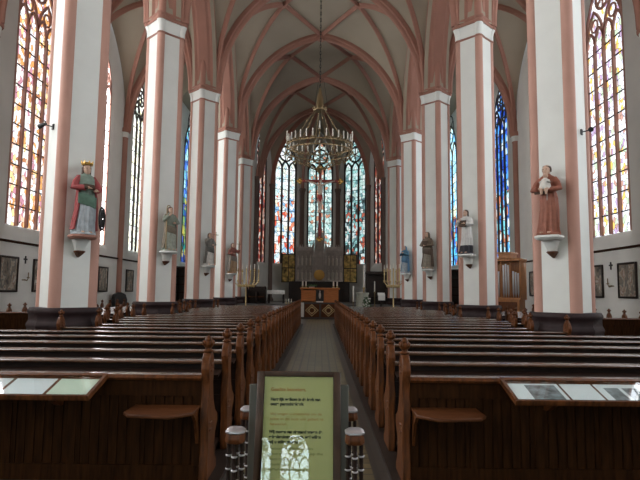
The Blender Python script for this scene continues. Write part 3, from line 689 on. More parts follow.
def statue(label, s, k, base, height, robe, lower, cloak, arms, lip=None, hairm='hair', bald=False, veil=None, foldn=13, sway=.03, corbel='plain', attr=None, turn=None, belt=None, sleeve=None, foldm=None, split=5):
    """carved saint, front toward local -y, on a corbel fixed to the pillar's diagonal face"""
    off = .58 / math.sqrt(2)
    n = Vector((-s, -1, 0)).normalized(); pos = Vector((s * AX, dk(k), 0)) + n * .715; ps = pos + n * .03
    rz = math.atan2(n.y, n.x) + PI / 2
    t = thing('statue', label, 'statue', (ps.x, ps.y, base), rz if turn is None else rz + turn)
    sc = height / 1.52; t.scale = (sc * 1.14, sc * 1.08, sc)
    lipm = M['red']
    mb = MB(); N = 84; rings = []; sect = []
    for (z, rx, ry, cx, cy, am) in ((.03, .215, .17, 0, 0, .10), (.10, .20, .16, 0, 0, .10), (.3, .185, .15, sway * .4, 0, .085), (.55, .172, .138, sway, -.005, .06), (.8, .165, .125, sway * .9, -.01, .04), (.93, .15, .112, sway * .6, -.005, .025),
                                    (1.0, .148, .108, sway * .4, 0, .02), (1.12, .17, .115, sway * .1, 0, .02), (1.22, .175, .112, 0, .002, .015), (1.29, .135, .095, 0, .01, .0), (1.33, .075, .07, 0, .01, 0), (1.36, .06, .058, 0, .01, 0)):
        sect.append((z, rx, ry, cx, cy, am))
    for (z, rx, ry, cx, cy, am) in sect:
        r = []
        for j in range(N):
            a = 2 * PI * j / N + .03; q = 1 + 1.4 * am * ((1 - 2.2 * abs(math.sin(foldn / 2 * a + 1.3 * z))) * .8 + math.sin(7 * a - 3 * z + 1) * .45)
            r.append((cx + rx * q * math.cos(a), cy + ry * q * math.sin(a), z))
        rings.append(r)
    sp = split
    mb.loft(rings[:sp], 4, True); mb.loft(rings[sp - 1:], 0, True)
    for sx, (el, wr) in zip((-1, 1), arms):
        sh_ = Vector((sx * .155, .01, 1.235)); el = Vector(el); wr = Vector(wr)
        mb.tube([sh_ + Vector((-sx * .03, 0, .0)), sh_.lerp(el, .4), el, el.lerp(wr, .5), wr], [.07, .064, .06, .062, .066], 10, 5 if sleeve else 0)
        d = (wr - el).normalized(); hand(mb, wr + d * .02, d, (0, -.3, 1))
    head(mb, (0, -.012, 1.44), 1.0, 0)
    # feet
    for sx in (-1, 1): mb.sphere((sx * .07, -.15, .045), (.035, .07, .03), 8, 6, 1)
    mb.lathe([(.22, 0), (.225, .02), (.2, .045)], 18, (0, 0, 0), 4, ph=.1)
    mb.build('body', [robe, M['skin'], M['black'], lipm, lower] + ([sleeve] if sleeve else []), t)
    if cloak:
        cl = MB(); rings = []
        for (z, rx, ry, cx, cy, am) in sect[1:-2]:
            r = []; a0, a1 = R(-28), R(208); m = 26
            for j in range(m + 1):
                a = a0 + (a1 - a0) * j / m; q = 1.13 + am * .9 * math.sin(9 * a + z * 2); r.append((cx + (rx * q + .018) * math.cos(a), cy + (ry * q + .02) * math.sin(a), z))
            for j in range(m, -1, -1):
                a = a0 + (a1 - a0) * j / m; q = 1.02 + am * .8 * math.sin(9 * a + z * 2); r.append((cx + rx * q * math.cos(a), cy + ry * q * math.sin(a), z))
            rings.append(r)
        cl.loft(rings, 0, True)
        # fold drawn across the front
        cl.loft([[(sx, y, z) for sx, y, z in ((-.17, -.10, zc + .05), (-.05, -.155 - b, zc + .02), (.12, -.15 - b, zc - .03), (.19, -.08, zc - .04), (.12, -.11, zc - .03), (-.05, -.11, zc + .02))] for zc, b in ((.86, 0), (.80, .03), (.72, .02), (.62, -.005))], 1 if foldm else 0, True)
        cl.build('cloak', [cloak] + ([foldm] if foldm else []), t)
    h = MB(); c = Vector((0, -.012, 1.44))
    if veil:
        rings = []
        for z, rx, ry, oy in ((-.26, .15, .11, .03), (-.16, .11, .10, .03), (-.06, .095, .10, .02), (.04, .092, .105, .012), (.10, .07, .085, .012), (.135, .02, .025, .012)):
            m = 20; a0, a1 = R(-42), R(222)
            r = [c + Vector((rx * math.cos(a0 + (a1 - a0) * j / m), oy + ry * math.sin(a0 + (a1 - a0) * j / m), z)) for j in range(m + 1)]
            r += [c + Vector((rx * .86 * math.cos(a0 + (a1 - a0) * j / m), oy + ry * .86 * math.sin(a0 + (a1 - a0) * j / m), z - .004)) for j in range(m, -1, -1)]
            rings.append(r)
        h.loft(rings, 0, True); h.build('veil', veil, t)
    else:
        long_ = not bald
        lv = ((-.20, .075, .075, .035), (-.10, .085, .088, .028)) if long_ else ()
        rings = []
        for z, rx, ry, oy in lv + ((-.03, .083, .095, .018), (.03, .085, .10, .016), (.08, .075, .092, .016)) + (((.115, .05, .062, .016), (.13, .012, .015, .016)) if not bald else ((.088, .066, .082, .016),)):
            m = 20; a0, a1 = (R(-24), R(204)) if z < .05 else (R(-75), R(255))
            r = [c + Vector((rx * (1 + .03 * math.sin(j * 2.1)) * math.cos(a0 + (a1 - a0) * j / m), oy + ry * math.sin(a0 + (a1 - a0) * j / m), z)) for j in range(m + 1)]
            r += [c + Vector((rx * .84 * math.cos(a0 + (a1 - a0) * j / m), oy + ry * .84 * math.sin(a0 + (a1 - a0) * j / m), z - .004)) for j in range(m, -1, -1)]
            rings.append(r)
        h.loft(rings, 0, True); h.build('hair', M[hairm], t)
    if belt:
        b = MB(); z, rx, ry, cx, cy = .97, .155, .116, sway * .5, -.002
        b.tube([(cx + rx * math.cos(2 * PI * j / 24), cy + ry * math.sin(2 * PI * j / 24), z) for j in range(25)], .014, 6); b.tube([(.04, -.125, .96), (.05, -.15, .75)], .008, 6); b.build('rope_belt', belt, t)
    if attr: attr(t)
    # corbel
    co = thing('corbel', CORB[(s, k)], 'corbel', (pos.x, pos.y, 0), rz)
    z = base - .005; d = MB()
    d.loft([[(a * q, b * q * .95, zz) for a, b, _ in octp(.25, 0, .55)] for q, zz in ((.86, z - .09), (.98, z - .06), (1.04, z - .045), (1.04, z - .012), (1.0, z))], 0, False)
    d.build('tray', M['rib'] if (s, k) == (-1, 0) else M['white'], co)
    d = MB(); d.loft([[(a * q, .0 + b * q + (1 - q) * .22, zz) for a, b, _ in octp(.25, 0, .55)] for q, zz in ((.66, z - .09), (.56, z - .14), (.42, z - .24), (.32, z - .32))], 0, False); d.build('bracket', M['white'], co)
    d = MB(); d.loft([[(a * q, b * q + (1 - q) * .22, zz) for a, b, _ in octp(.25, 0, .55)] for q, zz in ((.36, z - .32), (.42, z - .34), (.26, z - .40), (.07, z - .46))], 0, False); d.build('drop', M['wood_end'], co)
    return t
CORB = {(-1, 0): 'white corbel with pink tray under the crowned statue on the nearest left pillar', (1, 0): 'white corbel under the friar statue on the nearest right pillar',
        (-1, 1): 'white corbel under the grey-green statue on the second left pillar', (1, 1): 'white corbel under the white robed priest on the second right pillar',
        (-1, 2): 'white corbel under the grey and white statue on the third left pillar', (1, 2): 'white corbel under the hooded statue on the third right pillar',
        (-1, 3): 'corbel under the small red-brown statue on the fourth left pillar', (1, 3): 'corbel under the blue mantled statue on the fourth right pillar'}
sm = lambda n, c, v=.2: mat(n, c, .65, var=v, vscale=9)
def a_catherine(t):
    b = MB(); b.lathe([(.10, .0), (.11, .02), (.10, .05), (.105, .055)], 12, (0, -.012, 1.525)); 
    for j in range(8): a = j * PI / 4; b.tube([(.1 * math.cos(a), -.012 + .1 * math.sin(a), 1.57), (.11 * math.cos(a), -.012 + .11 * math.sin(a), 1.62)], [.02, .006], 5)
    b.build('crown', M['gold'], t)
    b = MB(); b.obox((-.02, -.22, 1.02), (.20, .10, .05), (R(60), 0, 0)); b.build('book', M['hair'], t)
    wh = MB(); E = Matrix.Translation((.26, -.20, .36)) @ Matrix.Rotation(R(58), 4, 'Z') @ Matrix.Scale(.82, 4) @ Matrix.Rotation(R(12), 4, 'Y')
    wh.T = E; wh.tube([(.0 + .30 * math.cos(2 * PI * j / 24), 0, .30 * math.sin(2 * PI * j / 24)) for j in range(25)], .028, 6)
    for j in range(8): a = j * PI / 4; wh.tube([(0, 0, 0), (.3 * math.cos(a), 0, .3 * math.sin(a))], .016, 6); wh.tube([(.3 * math.cos(a), 0, .3 * math.sin(a)), (.37 * math.cos(a), 0, .37 * math.sin(a))], [.02, .004], 5)
    wh.build('wheel', M['black'], t)
def a_child(t):
    b = MB(); b.lathe([(.10, 0), (.11, .05), (.085, .16), (.06, .22), (.03, .25)], 14, (.04, -.20, .98), 0)
    b.sphere((.05, -.20, 1.28), (.05, .055, .06), 10, 8, 1); b.tube([(.10, -.2, 1.17), (.14, -.26, 1.12), (.11, -.30, 1.14)], [.03, .026, .018], 8, 0); b.tube([(.0, -.2, 1.17), (-.05, -.25, 1.13)], [.03, .02], 8, 0)
    for dx in (-.02, .07): b.tube([(.02 + dx, -.22, 1.0), (.02 + dx, -.29, .97), (.02 + dx, -.29, .86)], [.04, .035, .02], 8, 1)
    b.build('holy_child', [sm('child_white', (.62, .60, .55)), M['skin']], t)
    b = MB(); b.obox((-.06, -.17, .93), (.20, .13, .05), (R(20), 0, 0)); b.build('book', M['hair'], t)
def a_staff(x, h, m, cross=False):
    def f(t):
        b = MB(); b.tube([(x, -.16, .03), (x, -.15, h)], .016, 8)
        if cross: b.tube([(x - .12, -.15, h - .14), (x + .12, -.15, h - .14)], .014, 8)
        else: b.tube([(x, -.15, h), (x + .03, -.15, h + .08), (x + .09, -.15, h + .08), (x + .1, -.15, h + .02)], .016, 8)
        b.build('staff', m, t)
    return f
def a_bookonly(t):
    b = MB(); b.obox((.02, -.22, 1.05), (.19, .06, .23), (R(-15), 0, R(8))); b.build('book', M['hair'], t)
down = ((-.25, -.06, 1.0), (-.08, -.20, 1.0)); down_r = ((.25, -.06, 1.0), (.08, -.20, .98))
statue('crowned female saint with red mantle, green dress, book and spiked wheel on the left pillar', -1, 0, 2.78, 1.47, sm('grey_green_dress', (.20, .27, .22)), sm('grey_blue_hem', (.45, .50, .53)), sm('red_mantle', (.30, .05, .05)), sleeve=sm('red_sleeve', (.33, .06, .06)), foldm=sm('green_fold', (.09, .17, .12)), arms=(down, ((.25, -.06, 1.0), (.14, -.20, .96))), attr=a_catherine)
statue('friar statue in red-brown habit with tonsure, holding the white child, on the right pillar', 1, 0, 2.87, 1.46, sm('brown_habit', (.26, .085, .05)), sm('brown_habit_hem', (.28, .10, .06)), None, (down, down_r), bald=True, attr=a_child, belt=M['stone'], corbel='white')
statue('grey-green bearded saint statue holding a crook, on the second left pillar', -1, 1, 2.92, 1.42, sm('grey_green_robe', (.22, .25, .20)), sm('pale_green_hem', (.33, .36, .30)), sm('dull_brown_mantle', (.17, .14, .10)), (((-.24, -.1, 1.05), (-.14, -.22, 1.22)), down_r), attr=a_staff(-.19, 1.5, M['brassd']))
statue('white surpliced priest statue over black cassock, on the second right pillar', 1, 1, 2.92, 1.42, sm('white_surplice', (.62, .62, .60), .1), sm('black_cassock', (.03, .03, .04)), None, (((-.24, -.1, 1.05), (-.12, -.2, 1.15)), ((.24, -.08, 1.02), (.1, -.2, 1.05))), attr=a_bookonly, foldn=17, split=3)
statue('grey and white robed saint statue with cross staff, on the third left pillar', -1, 2, 2.75, 1.42, sm('grey_robe', (.20, .19, .17)), sm('white_robe_hem', (.55, .54, .50)), sm('dark_grey_mantle', (.10, .10, .09)), (((-.22, -.12, 1.08), (-.12, -.2, 1.25)), down_r), attr=a_staff(.22, 1.62, M['brassd'], True))
statue('brown hooded saint statue with dull robe, on the third right pillar', 1, 2, 2.70, 1.60, sm('dull_brown_robe', (.17, .13, .09)), sm('grey_brown_hem', (.25, .22, .17)), sm('dark_brown_mantle', (.09, .06, .04)), (down, down_r), veil=sm('brown_hood', (.10, .07, .045)), attr=a_bookonly)
statue('small red-brown saint statue beside the candelabrum, on the fourth left pillar', -1, 3, 2.62, 1.66, sm('red_brown_robe', (.24, .08, .06)), sm('gilt_hem', (.34, .22, .12)), sm('grey_mantle', (.18, .15, .12)), (down, ((.26, -.1, 1.06), (.2, -.22, 1.2))), attr=a_staff(.24, 1.66, M['brassd'], True))
statue('blue mantled madonna statue with joined hands, on the fourth right pillar', 1, 3, 2.72, 1.50, sm('blue_dress', (.06, .16, .24)), sm('pale_blue_hem', (.30, .36, .40)), sm('blue_mantle', (.05, .14, .24)), (((-.22, -.08, 1.04), (-.03, -.2, 1.14)), ((.22, -.08, 1.04), (.03, -.2, 1.14))), veil=sm('blue_veil', (.07, .17, .27)))

# ------------------------------------------------------------------ chandelier
CY, CZ = 24.7, 8.05
t = thing('chandelier', 'large brass ring chandelier with white candles hanging high over the nave', 'chandelier', (0, CY, CZ))
b = MB()
def ring(mb, r, z, h, th=.02, n=48): mb.loft([[(q * math.cos(2 * PI * j / n), q * math.sin(2 * PI * j / n), zz) for j in range(n)] for q, zz in ((r - th, z), (r + th, z), (r + th, z + h), (r - th, z + h), (r - th, z))], 0, False, caps=False)
ring(b, 1.52, 0, .05); ring(b, 1.52, .26, .05)
for j in range(48):
    a = 2 * PI * j / 48; a2 = a + 2 * PI / 48
    if j % 2 == 0:
        for q in (a2, a2 - 4 * PI / 48): b.tube([(1.52 * math.cos(a), 1.52 * math.sin(a), .03), (1.52 * math.cos(q), 1.52 * math.sin(q), .27)], .012, 4)
    b.tube([(1.52 * math.cos(a), 1.52 * math.sin(a), .30), (1.52 * math.cos(a), 1.52 * math.sin(a), .42)], [.035, .006], 4)
b.build('hoop', M['brassd'], t)
b = MB(); ring(b, .62, -.60, .03, .015, 24)
for j in range(16):
    a = 2 * PI * j / 16; c, s_ = math.cos(a), math.sin(a)
    b.tube([(1.52 * c, 1.52 * s_, 0), (1.40 * c, 1.40 * s_, -.25), (1.05 * c, 1.05 * s_, -.35), (.8 * c, .8 * s_, -.48), (.62 * c, .62 * s_, -.60)], [.014, .018, .014, .018, .012], 5)
    b.sphere((1.30 * c, 1.30 * s_, -.30), (.07, .07, .06), 6, 4)
    b.tube([(1.52 * c, 1.52 * s_, .0), (1.66 * c, 1.66 * s_, -.12), (1.62 * c, 1.62 * s_, -.26)], [.02, .03, .008], 5)
for j in range(8):
    a = 2 * PI * j / 8; b.tube([(.62 * math.cos(a), .62 * math.sin(a), -.6), (.3 * math.cos(a), .3 * math.sin(a), -.75), (0, 0, -.82)], .02, 5)
b.lathe([(0, -1.0), (.05, -.96), (.1, -.85), (.04, -.75), (.0, -.72)], 10)
b.build('foliage_bracket', M['brassd'], t)
rod = None
for j in range(8):
    a = 2 * PI * j / 8 + .2
    if rod is None:
        q = MB(); q.tube([(1.50, 0, .3), (.9, 0, 1.0), (.22, 0, 2.1)], .016, 5)
        for zz, x in ((.6, 1.24), (1.0, .9), (1.5, .6)): q.sphere((x, 0, zz), .04, 6, 4)
        o = rod = q.build('suspension_rod', M['brassd'], t)
    else: o = rod.copy(); C.objects.link(o); o.parent = t
    o.rotation_euler = (0, 0, a)
b = MB(); b.lathe([(.30, 2.0), (.32, 2.06), (.26, 2.1), (.2, 2.25), (.13, 2.7), (.06, 3.0), (.02, 3.15)], 10, smooth=False)
for j in range(10): a = 2 * PI * j / 10; b.tube([(.3 * math.cos(a), .3 * math.sin(a), 2.06), (.34 * math.cos(a), .34 * math.sin(a), 2.22)], [.04, .008], 4)
b.build('crown', M['brassd'], t)
b = MB(); zt = ZT - .42 - CZ; nl = int((zt - 3.1) / .16)
for j in range(nl):
    z = 3.1 + (zt - 3.1) * (j + .5) / nl; E = Matrix.Rotation(PI / 2 * (j % 2), 4, 'Z'); b.T = E
    b.tube([(.03 * math.cos(2 * PI * q / 8), 0, z + .11 * math.sin(2 * PI * q / 8)) for q in range(9)], .012, 4)
b.T = Matrix.Identity(4); b.build('chain', M['black'], t)
cn = None
for j in range(32):
    a = 2 * PI * j / 32; tall = j % 8 == 0
    r = 1.52; z = .31
    if cn is None:
        q = MB(); q.lathe([(.02, 0), (.065, .05), (.07, .07), (.03, .075)], 8, mi=1); q.lathe([(.03, .07), (.03, .40), (.024, .41), (.005, .44)], 8); o = cn = q.build('candle', [M['candle'], M['brassd']], t)
    else: o = cn.copy(); C.objects.link(o); o.parent = t
    if tall: z = .62
    o.location = (r * math.cos(a), r * math.sin(a), z)
b = MB()
for j in range(0, 32, 8):
    a = 2 * PI * j / 32; b.tube([(1.52 * math.cos(a), 1.52 * math.sin(a), .26), (1.52 * math.cos(a), 1.52 * math.sin(a), .64)], .02, 6)
b.build('tall_candle_arm', M['brassd'], t)

# ------------------------------------------------------------------ sanctuary
SZ = .80
mb = MB(); mb.box(-5.3, 5.3, 35.4, 43.95, 0, SZ)
for i in range(4): mb.box(-5.0, 5.0, 34.2 + .3 * i, 35.4, 0, .16 * (i + 1))
trim(mb, mat('grey_sanctuary_stone', (.10, .095, .09), .4, var=.15))
mb = MB(); mb.prism([(AV[i].x * .97, AC + (AV[i].y - AC) * .97) for i in range(6)], 0, SZ, 'z'); trim(mb, M['stoned'])
# people's altar
t = thing('altar', 'oak altar table with dark centre panel, raised on a base with two lozenges', 'altar', (.08, 33.4, 0))
b = MB(); b.box(-1.12, 1.12, -.45, .45, 1.00, 1.78); b.box(-1.06, 1.06, -.455, -.45, 1.06, 1.72)
for x in (-1.12, -.42, .36, 1.06): b.box(x, x + .06, -.475, -.45, 1.0, 1.78)
b.build('table_block', M['altar'], t, bevel=.006)
b = MB(); b.box(-1.2, 1.2, -.52, .52, 1.78, 1.88); b.build('mensa', M['altar'], t, bevel=.012)
b = MB(); b.box(-.24, .24, -.485, -.45, 1.06, 1.74); b.build('centre_panel', M['black'], t)
b = MB(); b.sphere((0, -.49, 1.42), (.07, .03, .2), 8, 8); b.sphere((0, -.49, 1.66), (.04, .03, .05), 8, 6); b.build('relief_figure', M['stone'], t)
b = MB(); b.box(-1.15, 1.15, -.50, .50, 0, 1.00); b.build('base', M['stoned'], t)
b = MB()
for a, c in ((-1.17, -.95), (1.0, 1.17)): b.box(a, c, -.56, -.50, .12, .98)
b.build('pale_pier', M['cloth'], t)
for cx in (-.47, .53):
    b = MB(); q = .40; b.prism([(cx - .44, .12), (cx + .44, .12), (cx + .44, .9), (cx - .44, .9)], -.53, -.50, 'y'); b.build('side_panel', M['wood_shelf'], t)
    b = MB(); b.T = Matrix.Translation((cx, -.53, .52))
    for r_ in (.34, .22): b.tube([(r_ * math.sin(2 * PI * j / 4) * 1.1, 0, r_ * math.cos(2 * PI * j / 4)) for j in range(5)], .028, 6, smooth=False)
    b.tube([(.16 * math.cos(2 * PI * j / 16), 0, .16 * math.sin(2 * PI * j / 16)) for j in range(17)], .02, 6); b.build('lozenge', M['brass'], t)
b = MB(); b.box(-.2, .2, -.60, -.53, 1.0, 1.07); tag(b.build('place_card', M['cloth']), 'small white card lying below the dark centre panel of the oak altar', 'card').location = (.08, 33.4, 0)
def candle(x, y, z, h, r, lab, grp=None):
    t = thing('candle', lab, 'candle', (x, y, z), 0, grp)
    b = MB(); b.lathe([(r * 2.2, 0), (r * 2.2, .02), (r * .8, .04), (r * .8, .09), (r * 1.6, .10), (r * 1.6, .12)], 10); b.build('holder', M['brass'], t)
    b = MB(); b.lathe([(r, .12), (r, h), (r * .8, h + .01), (.002, h + .012)], 10); b.tube([(0, 0, h), (0, 0, h + .03)], .004, 4); b.build('wax', M['candle'], t)
for x, lab in ((-.98, 'leftmost white candle on the oak altar'), (-.78, 'second white candle from the left on the oak altar'), (.91, 'white candle on the oak altar, second from the right end'), (1.13, 'rightmost white candle on the oak altar')): candle(x, 33.35, 1.88, .38, .045, lab, 'altar candles')
t = thing('altar_plant', 'low green arrangement lying on the oak altar, left of centre', 'plant', (-.42, 33.15, 1.88))
b = MB(); b.lathe([(.16, 0), (.19, .05), (.17, .06)], 12); b.build('dish', M['stone'], t)
b = MB()
for j in range(60):
    a = random.random() * 2 * PI; r_ = random.random() * .22; c = Vector((r_ * math.cos(a) * 1.5, r_ * math.sin(a), .05 + random.random() * .12)); b.sphere(c, (.05, .025, .012), 6, 4, rot=(random.random(), random.random(), a))
b.build('leaves', M['green'], t)
# high altar with carved reredos
HY = 46.6
t = thing('high_altar', 'grey carved stone reredos with tall spire, niches and gilded painted wings', 'altar', (0, HY, SZ))
b = MB(); b.box(-1.9, 1.9, -.5, .4, 0, 1.15); b.box(-2.0, 2.0, -.55, .4, 1.15, 1.28); b.box(-2.6, 2.6, -.05, .4, 0, 1.7); b.build('mensa', M['darkwood'], t)
zr = 1.7; RELIEF = mat('grey_relief', (.70, .65, .58), .8)
for sx in (-1, 1):
    b = MB(); x0, x1 = sorted((sx * .62, sx * 2.0)); b.box(x0, x1, -.05, .35, zr, zr + 2.9); b.box(x0 - .04, x1 + .04, -.22, .38, zr + 2.55, zr + 2.95); b.box(x0 - .02, x1 + .02, -.3, .35, zr, zr + .14); b.box(x0, x1, -.25, .0, zr + 1.22, zr + 1.36)
    for q in range(5): xx = x0 + (x1 - x0) * q / 4; b.box(xx - .035, xx + .035, -.25, 0, zr + .1, zr + 2.6)
    for q in range(4):
        xa = x0 + (x1 - x0) * q / 4; xb = x0 + (x1 - x0) * (q + 1) / 4
        for zb in (zr + 1.0, zr + 2.25):
            c = arc((xb, -.2, zb), ((xa + xb) / 2, -.2, zb + .26), 5); b.tube([p for p in c] + [Vector((xa + xb - p.x, p.y, p.z)) for p in c[::-1][1:]], .03, 5)
    for q in range(9): xx = x0 + (x1 - x0) * q / 8; b.tube([(xx, -.1, zr + 2.95), (xx, -.1, zr + 3.18)], [.06, .01], 4)
    b.build('niche_tier', M['stone'], t)
    for q in range(4):
        xm = x0 + (x1 - x0) * (q + .5) / 4
        for zb in (zr + .15, zr + 1.37):
            f = MB(); f.lathe([(.10, 0), (.09, .3), (.1, .55), (.05, .66), (.03, .68)], 10, (xm, -.14, zb)); f.sphere((xm, -.14, zb + .76), (.055, .06, .07), 8, 6); f.build('relief_figure', RELIEF, t)
    wg = MB(); x0, x1 = sorted((sx * 2.08, sx * 3.2)); wg.box(x0, x1, -.02, .08, zr - .05, zr + 2.3); wo = wg.build('painted_wing', mat('gilded_panel_painting', (.62, .36, .10), .55, var=.95, vscale=3.2), t)
    wf = MB()
    for a, c in ((x0 - .04, x0 + .05), (x1 - .05, x1 + .04), ((x0 + x1) / 2 - .03, (x0 + x1) / 2 + .03)): wf.box(a, c, -.06, .1, zr - .1, zr + 2.35)
    for z in (zr - .1, zr + 1.1, zr + 2.27): wf.box(x0 - .04, x1 + .04, -.06, .1, z, z + .08)
    wf.build('wing_frame', M['darkwood'], wo)
b = MB(); b.box(-.55, .55, -.2, .35, zr, zr + 1.5); b.prism([(-.5, zr + 1.5), (.5, zr + 1.5), (.42, zr + 3.2), (-.42, zr + 3.2)], -.15, .3, 'y')
for sx in (-1, 1):
    for x, z1 in ((.52, 3.6), (.33, 4.5)): b.tube([(sx * x, -.1, zr + 1.2), (sx * x, -.1, zr + z1 - .5), (sx * x, -.1, zr + z1)], [.07, .07, .005], 6)
b.lathe([(.36, 3.0), (.34, 3.4), (.22, 4.2), (.10, 5.1), (.14, 5.15), (.02, 5.5)], 6, (0, .05, zr), smooth=False)
for q in range(5):
    for sx in (-1, 1): b.sphere((sx * (.33 - .05 * q), .05, zr + 3.3 + .4 * q), .07, 6, 4)
b.build('spire', M['stone'], t)
b = MB(); b.lathe([(.46, 0), (.46, .05), (.38, .08), (.0, .09)], 24); o = b.build('tabernacle_door', M['gold'], t); o.rotation_euler = (PI / 2, 0, 0); o.location = (0, -.2, zr + .55)
# rood cross
t = thing('rood_cross', 'large red and gilt crucifix hanging in front of the apse window', 'crucifix', (.02, 37.5, 0))
b = MB(); zc0, zc1, zb_ = 5.3, 10.2, 9.35
b.box(-.10, .10, -.05, .05, zc0, zc1); b.box(-1.35, .0 - .10, -.05, .05, zb_ - .1, zb_ + .1); b.box(.10, 1.35, -.05, .05, zb_ - .1, zb_ + .1)
b.build('beam', mat('dark_red_beam', (.22, .035, .03), .6), t, bevel=.01)
b = MB()
for x, z in ((-1.42, zb_), (1.42, zb_), (0, zc1 + .05), (0, zc0 - .02)):
    for dx, dz in ((0, .12), (.12, 0), (-.12, 0), (0, -.12)): b.sphere((x + dx, 0, z + dz), (.11, .06, .11), 10, 6)
b.build('trefoil_end', M['gold'], t)
b = MB()
for sx in (-1, 1): b.tube([(sx * .12, -.14, 9.02), (sx * .45, -.13, 9.2), (sx * .88, -.10, 9.32)], [.08, .065, .045], 8); hand(b, (sx * .93, -.1, 9.34), (sx, 0, .2), (0, -1, 0), 0, 1.1)
b.loft([[(rx * math.cos(2 * PI * j / 14), -.15 + ry * math.sin(2 * PI * j / 14), z) for j in range(14)] for z, rx, ry in ((8.2, .16, .11), (8.45, .15, .10), (8.75, .19, .12), (8.98, .2, .11), (9.08, .09, .08), (9.16, .06, .06))])
for sx in (-1, 1): b.tube([(sx * .08, -.15, 8.25), (sx * .08, -.24, 7.75), (sx * .05, -.14, 7.25), (sx * .03, -.2, 7.1)], [.10, .085, .06, .045], 8)
head(b, (.03, -.17, 9.30), 1.15, mi=0); b.build('corpus', [M['flesh'], M['flesh'], M['hair'], M['red']], t)
b = MB(); b.loft([[(rx * math.cos(2 * PI * j / 18) * (1 + .06 * math.sin(5 * j)), -.15 + ry * math.sin(2 * PI * j / 18), z) for j in range(18)] for z, rx, ry in ((7.85, .2, .16), (8.1, .2, .15), (8.35, .175, .125))]); b.build('loincloth', M['red'], t)
b = MB()
for sx in (-1, 1): b.tube([(sx * 1.2, 0, zb_ + .1), (sx * .2, 0, 16.6)], .012, 5)
b.build('hanging_wire', M['black'], t)

def candelabrum(x, y, z, h, wd, lab, n=7):
    t = thing('candelabrum', lab, 'candelabrum', (x, y, z)); hb = h * .62
    b = MB(); b.lathe([(.26, 0), (.26, .04), (.16, .09), (.07, .16), (.045, .3), (.04, .5), (.08, .55), (.04, .6), (.035, hb - .2), (.07, hb - .12), (.03, hb)], 12)
    for j in range(3): a = j * 2 * PI / 3 - PI / 2; b.tube([(.1 * math.cos(a), .1 * math.sin(a), .12), (.3 * math.cos(a), .3 * math.sin(a), .02)], [.05, .035], 6)
    b.tube([(0, 0, hb - .1), (0, 0, h - .3)], .04, 6); b.build('stem', M['brass'], t)
    ar = MB()
    for i in range(1, n // 2 + 1):
        for sx in (-1, 1):
            xx = sx * wd / 2 * i / (n // 2); zz = h - .30 - .06 * (i % 2)
            ar.tube([(0, 0, hb - .15 + .1 * (3 - i)), (xx * .6, 0, hb - .12), (xx, 0, hb + .15), (xx, 0, zz)], .032, 6)
            ar.sphere((xx * .6, 0, hb - .10), .10, 6, 4); ar.sphere((xx, 0, hb + .2), .075, 6, 4); ar.sphere((xx, 0, zz - .12), .07, 6, 4)
    ar.build('branch', M['brass'], t)
    c0 = None
    for i in range(-(n // 2), n // 2 + 1):
        if c0 is None:
            q = MB(); q.lathe([(.02, -.05), (.06, -.01), (.06, 0), (.02, .01)], 8, mi=1); q.lathe([(.022, 0), (.022, .26), (.004, .29)], 8); o = c0 = q.build('candle', [M['candle'], M['brass']], t)
        else: o = c0.copy(); C.objects.link(o); o.parent = t
        o.location = (wd / 2 * i / (n // 2), 0, h - .30 - (.06 * (abs(i) % 2) if i else 0))
candelabrum(-4.42, 33.2, 0, 3.3, 1.5, 'tall brass branched candelabrum in front of the fourth left pillar')
candelabrum(4.55, 33.2, 0, 3.4, 1.1, 'tall brass branched candelabrum in front of the farthest right pillar')
# things on the left of the sanctuary
t = thing('choir_stall', 'dark carved choir stall at the left edge of the sanctuary', 'stall', (-4.15, 37.2, SZ))
b = MB(); b.box(-.75, .55, .25, .32, 0, 1.15); b.box(-.75, -.67, -.35, .32, 0, .95); b.box(.47, .55, -.35, .32, 0, .95); b.box(-.1, -.04, -.35, .25, 0, .8); b.build('frame', M['wood'], t, bevel=.01)
b = MB(); b.box(-.67, .47, -.2, .25, .42, .48); b.build('seat', M['wood_end'], t)
b = MB()
for x in (-.71, .51): b.lathe([(.05, .95), (.08, 1.03), (.04, 1.12), (.0, 1.2)], 8, (x, -.3, 0))
b.build('finial', M['wood'], t)
t = thing('side_table', 'dark side table with a pale cloth at the left of the sanctuary', 'table', (-2.98, 38.2, SZ))
b = MB(); b.box(-.58, .58, -.3, .3, .84, .9); b.build('tabletop', M['wood'], t)
for x in (-.5, .5):
    for y in (-.24, .24): b = MB(); b.lathe([(.05, 0), (.035, .1), (.05, .4), (.035, .7), (.05, .84)], 8, (x, y, 0)); b.build('leg', M['wood'], t)
b = MB(); b.box(-.62, .62, -.34, .34, .902, .912)
n = 30; rings = []
for z, a in ((.91, 0), (.78, .015), (.64, .03)):
    rings.append([(-.62 + 1.24 * j / n, -.342 - a * (1 + .8 * math.sin(j * 1.3)), z) for j in range(n + 1)] + [(.62 - 1.24 * j / n, -.337 - a * (1 + .8 * math.sin((n - j) * 1.3)) + .004, z) for j in range(n + 1)])
b.loft(rings, 0, True); tag(b.build('tablecloth', M['cloth']), 'pale cloth hanging over the dark side table in the sanctuary', 'tablecloth').location = (-2.98, 38.2, SZ)
for i, (x, lab) in enumerate(((-2.15, 'left'), (-1.98, 'middle'), (-1.81, 'right'))): candle(x, 36.2, SZ, .34, .03, '%s one of three small candles standing on the dark sanctuary floor at left' % lab, 'small floor candles')
